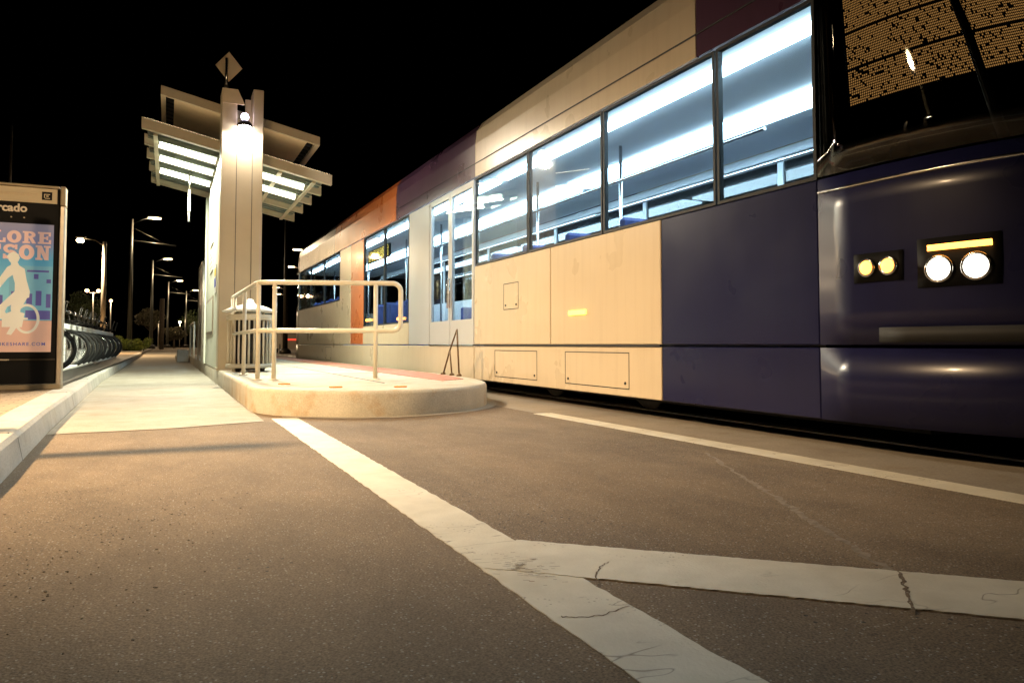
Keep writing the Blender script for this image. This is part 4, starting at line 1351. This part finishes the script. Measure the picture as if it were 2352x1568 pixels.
def arm_lamp(x, y, h, reach, label, group=None, power=1500, lens='sodium', r0=0.13, optic=False):
    r = empty('street_lamp', (x, y, 0.15), label, 'street lamp', group)
    MB().tube([(x, y, 0.15), (x, y, h)], [r0, r0 * 0.7], 12).build('pole', M['steel'], r)
    MB().tube([(x, y, h - 0.25), (x + reach * 0.4, y, h + 0.05), (x + reach * 0.85, y, h + 0.12)], 0.03, 8).build('lamp_arm', M['darkmetal'], r)
    xa, xb = sorted((x + reach * 0.82, x + reach * 1.25))
    l = MB().bbox(xa, xb, y - 0.15, y + 0.15, h + 0.10, h + 0.22, 0.04).build('luminaire', M['darkmetal'], r)
    MB().bbox(xa + 0.05, xb - 0.05, y - 0.13, y + 0.13, h - 0.10, h + 0.098, 0.08).build('lens', M[lens], l)
    if optic:      # spot beam shaped and aimed at a chosen area, sparing the foreground
        lamp('SPOT', 'lamp_light', ((xa + xb) / 2, y, h - 0.14), power, (1.0, 0.69, 0.38), r, 0.12, (R(60), 1.0), (0, R(-43), 0)) if optic is True else \
            lamp('SPOT', 'lamp_light', ((xa + xb) / 2, y, h - 0.14), power, (1.0, 0.69, 0.38), r, 0.12, (R(optic[0]), 1.0),
                 (Vector(optic[1]) - Vector(((xa + xb) / 2, y, h))).to_track_quat('-Z', 'Y').to_euler())
    else:
        lamp('AREA', 'lamp_light', ((xa + xb) / 2, y, h - 0.12), power, (1.0, 0.68, 0.36), r, 0.26)
    return r
arm_lamp(-3.0, 43.1, 5.86, -1.05, 'bright lamp on a pale pole just beyond the docked bikes', None, 1800)
# the same kind of lamp on the near pavement, left of the view: it lights the road and the platform nose
arm_lamp(-5.3, 4.9, 5.7, 0.8, 'street lamp on the near pavement left of the kiosk', None, 7000, optic=(64, (0.8, 5.4, 0.0)))
arm_lamp(-6.6, -9.0, 7.2, 0.9, 'pole floodlight standing farther back along the near pavement, out of view', None, 7500, optic=(30, (0.2, 10.0, 0.9)))  # unseen lamp, beam narrowed and aimed to light platform, kiosk and column fronts
# a plain sign post near the kerb, whose shadow falls across the road
sp_ = empty('sign_post', (-2.2, 4.8, SZ), 'plain round post near the kerb left of the road', 'post')
MB().tube([(-2.2, 4.8, SZ), (-2.2, 4.8, 3.05)], 0.06, 12).build('pole', M['steel'], sp_)

RL = None
for k, (x, y, lb) in enumerate(((10.9, 70.7, 'street lamp right of the tracks, highest one above the tram end'),
                   (12.4, 86.5, 'street lamp right of the tracks, lower one beside the tram end'),
                   (15.1, 119.5, 'street lamp seen through the railing, upper of two'),
                   (17.4, 135, 'street lamp seen through the railing, lower of two'))):
    if RL is None:
        RL = empty('street_lamp', (x, y, 0.15), lb, 'street lamp', 'street lamps right of the tracks')
        MB().tube([(x + 1.6, y, 0.15), (x + 1.6, y, 9.3)], [0.15, 0.09], 10).build('pole', M['darkmetal'], RL)
        MB().tube([(x + 1.6, y, 9.0), (x + 0.6, y, 9.4)], 0.03, 8).build('lamp_arm', M['darkmetal'], RL)
        l = MB().bbox(x - 0.5, x + 0.6, y - 0.18, y + 0.18, 9.40, 9.50, 0.03).build('luminaire', M['steel'], RL)
        MB().bbox(x - 0.45, x + 0.55, y - 0.15, y + 0.15, 9.34, 9.398, 0.01).build('lens', M['luminaire'], l)
        lamp('POINT', 'lamp_light', (x, y, 9.1), 1100, (1.0, 0.76, 0.48), RL, 0.2)
    else:
        o = copy_tree(RL); o.location = (x, y, 0.15); o['label'] = lb

def post_lamp(x, y, h, lens, label, heads=1, power=300):
    r = empty('post_lamp', (x, y, 0.1), label, 'street lamp')
    MB().tube([(x, y, 0.1), (x, y, h)], 0.06, 8).build('pole', M['steel'], r)
    for s_ in ((0.0,) if heads == 1 else (-0.55, 0.45)):
        if s_:
            MB().tube([(x, y, h - 0.1), (x + s_ * 0.7, y, h)], 0.03, 6).build('lamp_arm', M['steel'], r)
        MB().lathe((x + s_, y, h), [(0.05, 0), (0.17, 0.08), (0.17, 0.24), (0.05, 0.32)], 12).build('globe', M[lens], r)
    lamp('POINT', 'lamp_light', (x, y - 0.4, h + 0.2), power, (1.0, 0.72, 0.42), r, 0.25)
    return r
post_lamp(-6.7, 83.5, 5.7, 'redlamp', 'twin-headed orange post lamp left of the bright lamp pole', 2)
post_lamp(-6.3, 102, 5.7, 'redlamp', 'small orange post lamp right of the bright lamp pole')
post_lamp(-1.1, 110, 4.0, 'smalllamp', 'small white post lamp between the tall poles')
post_lamp(-9.9, 122, 4.0, 'smalllamp', 'tiny white lamp low between the bike row and the nearest tall pole')
post_lamp(1.8, 131, 4.0, 'smalllamp', 'small white round lamp left of the shelter wall')
tall = MB().tube([(-0.49, 77.3, 0.1), (-0.49, 77.3, 4.9)], 0.20, 12)
tag(tall.build('wooden_pole', M['bark'], loc=(-0.49, 77.3, 0.1)), 'thick brown pole between the lamp poles', 'pole')
# thin mast above the kiosk
ms = MB().tube([(-7.83, 47.2, 0.15), (-7.83, 47.2, 12.4)], [0.10, 0.055], 10)
tag(ms.build('mast', M['steel'], loc=(-7.83, 47.2, 0.15)), 'thin dark mast rising above the kiosk', 'mast')
# catenary pole near the tram's far end
cp = empty('wire_pole', (6.65, 47.7, 0.0), 'dark tram wire pole seen between railing and far tram end', 'pole')
MB().tube([(6.65, 47.7, 0), (6.65, 47.7, 8.5)], [0.16, 0.11], 12).build('pole', M['darkmetal'], cp)
MB().lathe((6.65, 47.7, 0), [(0.36, 0), (0.36, 0.2), (0.2, 0.34)], 12).build('base', M['darkmetal'], cp)

# ------------------------------------------------------------------ parked car far behind the railing
cr = empty('parked_car', (7.6, 52, 0), 'small pale car with a red rear light bar parked beyond the platform', 'car')
body = [(-2.0, 0.32), (2.0, 0.32), (2.05, 0.62), (1.95, 0.82), (1.0, 0.92), (0.45, 1.36), (-1.1, 1.40), (-1.85, 0.98), (-2.03, 0.9)]
MB().prism(body, lambda p: (6.75, 52 + p[0], p[1]), lambda p: (8.45, 52 + p[0], p[1])).build('body', M['carpaint'], cr)
MB().add([(6.9, 50.42, 1.02), (8.3, 50.42, 1.02), (8.2, 50.75, 1.33), (7.0, 50.75, 1.33)], [(0, 1, 2, 3)]).build('rear_window', M['dark'], cr)
MB().bbox(6.85, 8.35, 49.93, 49.98, 0.86, 0.95, 0.01).build('tail_light', M['redlight'], cr)
for dy in (-1.25, 1.3):
    for x in (6.83, 8.37):
        MB().disc((x, 52 + dy, 0.32), (1, 0, 0), 0.32, 0.2, 18).build('wheel', M['rubber'], cr)

# ------------------------------------------------------------------ bushes and trees
def leaves(c, rad, count, size, rnd, squash=1.0, clumps=9):
    b_ = MB()
    cl = []
    for _ in range(clumps):
        d = Vector((rnd.gauss(0, 1), rnd.gauss(0, 1), rnd.gauss(0, 1))).normalized() * rnd.uniform(0.35, 0.8)
        cl.append((Vector((d.x * rad, d.y * rad, d.z * rad * squash)), rad * rnd.uniform(0.28, 0.5)))
    vs, fs = [], []
    for _ in range(count):
        cc, cr_ = rnd.choice(cl)
        d = Vector((rnd.gauss(0, 1), rnd.gauss(0, 1), rnd.gauss(0, 1))).normalized() * cr_ * rnd.uniform(0.5, 1.05)
        p = Vector(c) + cc + Vector((d.x, d.y, d.z * squash))
        if p.z < 0.02: continue
        u = Vector((rnd.gauss(0, 1), rnd.gauss(0, 1), rnd.gauss(0, 1))).normalized() * size * rnd.uniform(.6, 1.3)
        v_ = u.cross(Vector((rnd.gauss(0, 1), rnd.gauss(0, 1), rnd.gauss(0, 1)))).normalized() * size * 0.45
        o = len(vs)
        vs += [p - u, p + v_, p + u, p - v_]
        fs.append((o, o + 1, o + 2, o + 3))
    return b_.add(vs, fs)

def bush(x, y, r, h, seed, label, mt='leaf'):
    rnd = random.Random(seed)
    o = empty('bush', (x, y, 0.1), label, 'bush', None)
    leaves((x, y, 0.1 + h * 0.5), r, 1500, 0.075, rnd, h / (2 * r), 14).build('foliage', M[mt], o)
    st_ = MB()
    for k in range(5):
        a = rnd.uniform(0, 6.28)
        st_.tube([(x, y, 0.1), (x + r * .5 * math.cos(a), y + r * .5 * math.sin(a), 0.1 + h * 0.6)], 0.018, 5)
    st_.build('stem', M['bark'], o)
    return o
bush(-2.9, 55.5, 0.75, 1.05, 1, 'round green bush left of the nearest tall lamp pole')
bush(-1.75, 56.5, 0.8, 1.25, 2, 'green bush right of the nearest tall lamp pole')

def tree(x, y, h, r, seed, label, mt):
    rnd = random.Random(seed)
    o = empty('tree', (x, y, 0.0), label, 'tree', 'dim trees at the end of the street')
    tr = MB().tube([(x, y, 0), (x + rnd.uniform(-.1, .1), y, h * 0.3), (x + rnd.uniform(-.2, .2), y, h * 0.6)], [0.16, 0.12, 0.05], 8)
    for k in range(6):
        a = rnd.uniform(0, 6.28)
        z0 = h * rnd.uniform(0.3, 0.5)
        tr.tube([(x, y, z0), (x + r * .4 * math.cos(a), y + r * .4 * math.sin(a), z0 + h * .15), (x + r * .75 * math.cos(a), y + r * .75 * math.sin(a), z0 + h * .32)], [0.06, 0.04, 0.015], 5)
    tr.build('trunk', M['bark'], o)
    leaves((x, y, h * 0.66), r, 2200, 0.17, rnd, 0.75, 16).build('crown', M[mt], o)
tree(-1.9, 100, 5.2, 1.9, 11, 'tan leaved tree behind the second tall lamp pole', 'leaftan')
tree(0.9, 118, 3.4, 1.5, 12, 'low pale tree behind the small white post lamp', 'leaftan')
tree(4.6, 138, 6.2, 3.2, 13, 'broad dark tree beside the far end of the shelter wall', 'leafdark')
tree(-9.0, 96, 6.5, 3.0, 14, 'dark tree behind the docked bikes, left of the lamp pole', 'leafdark')
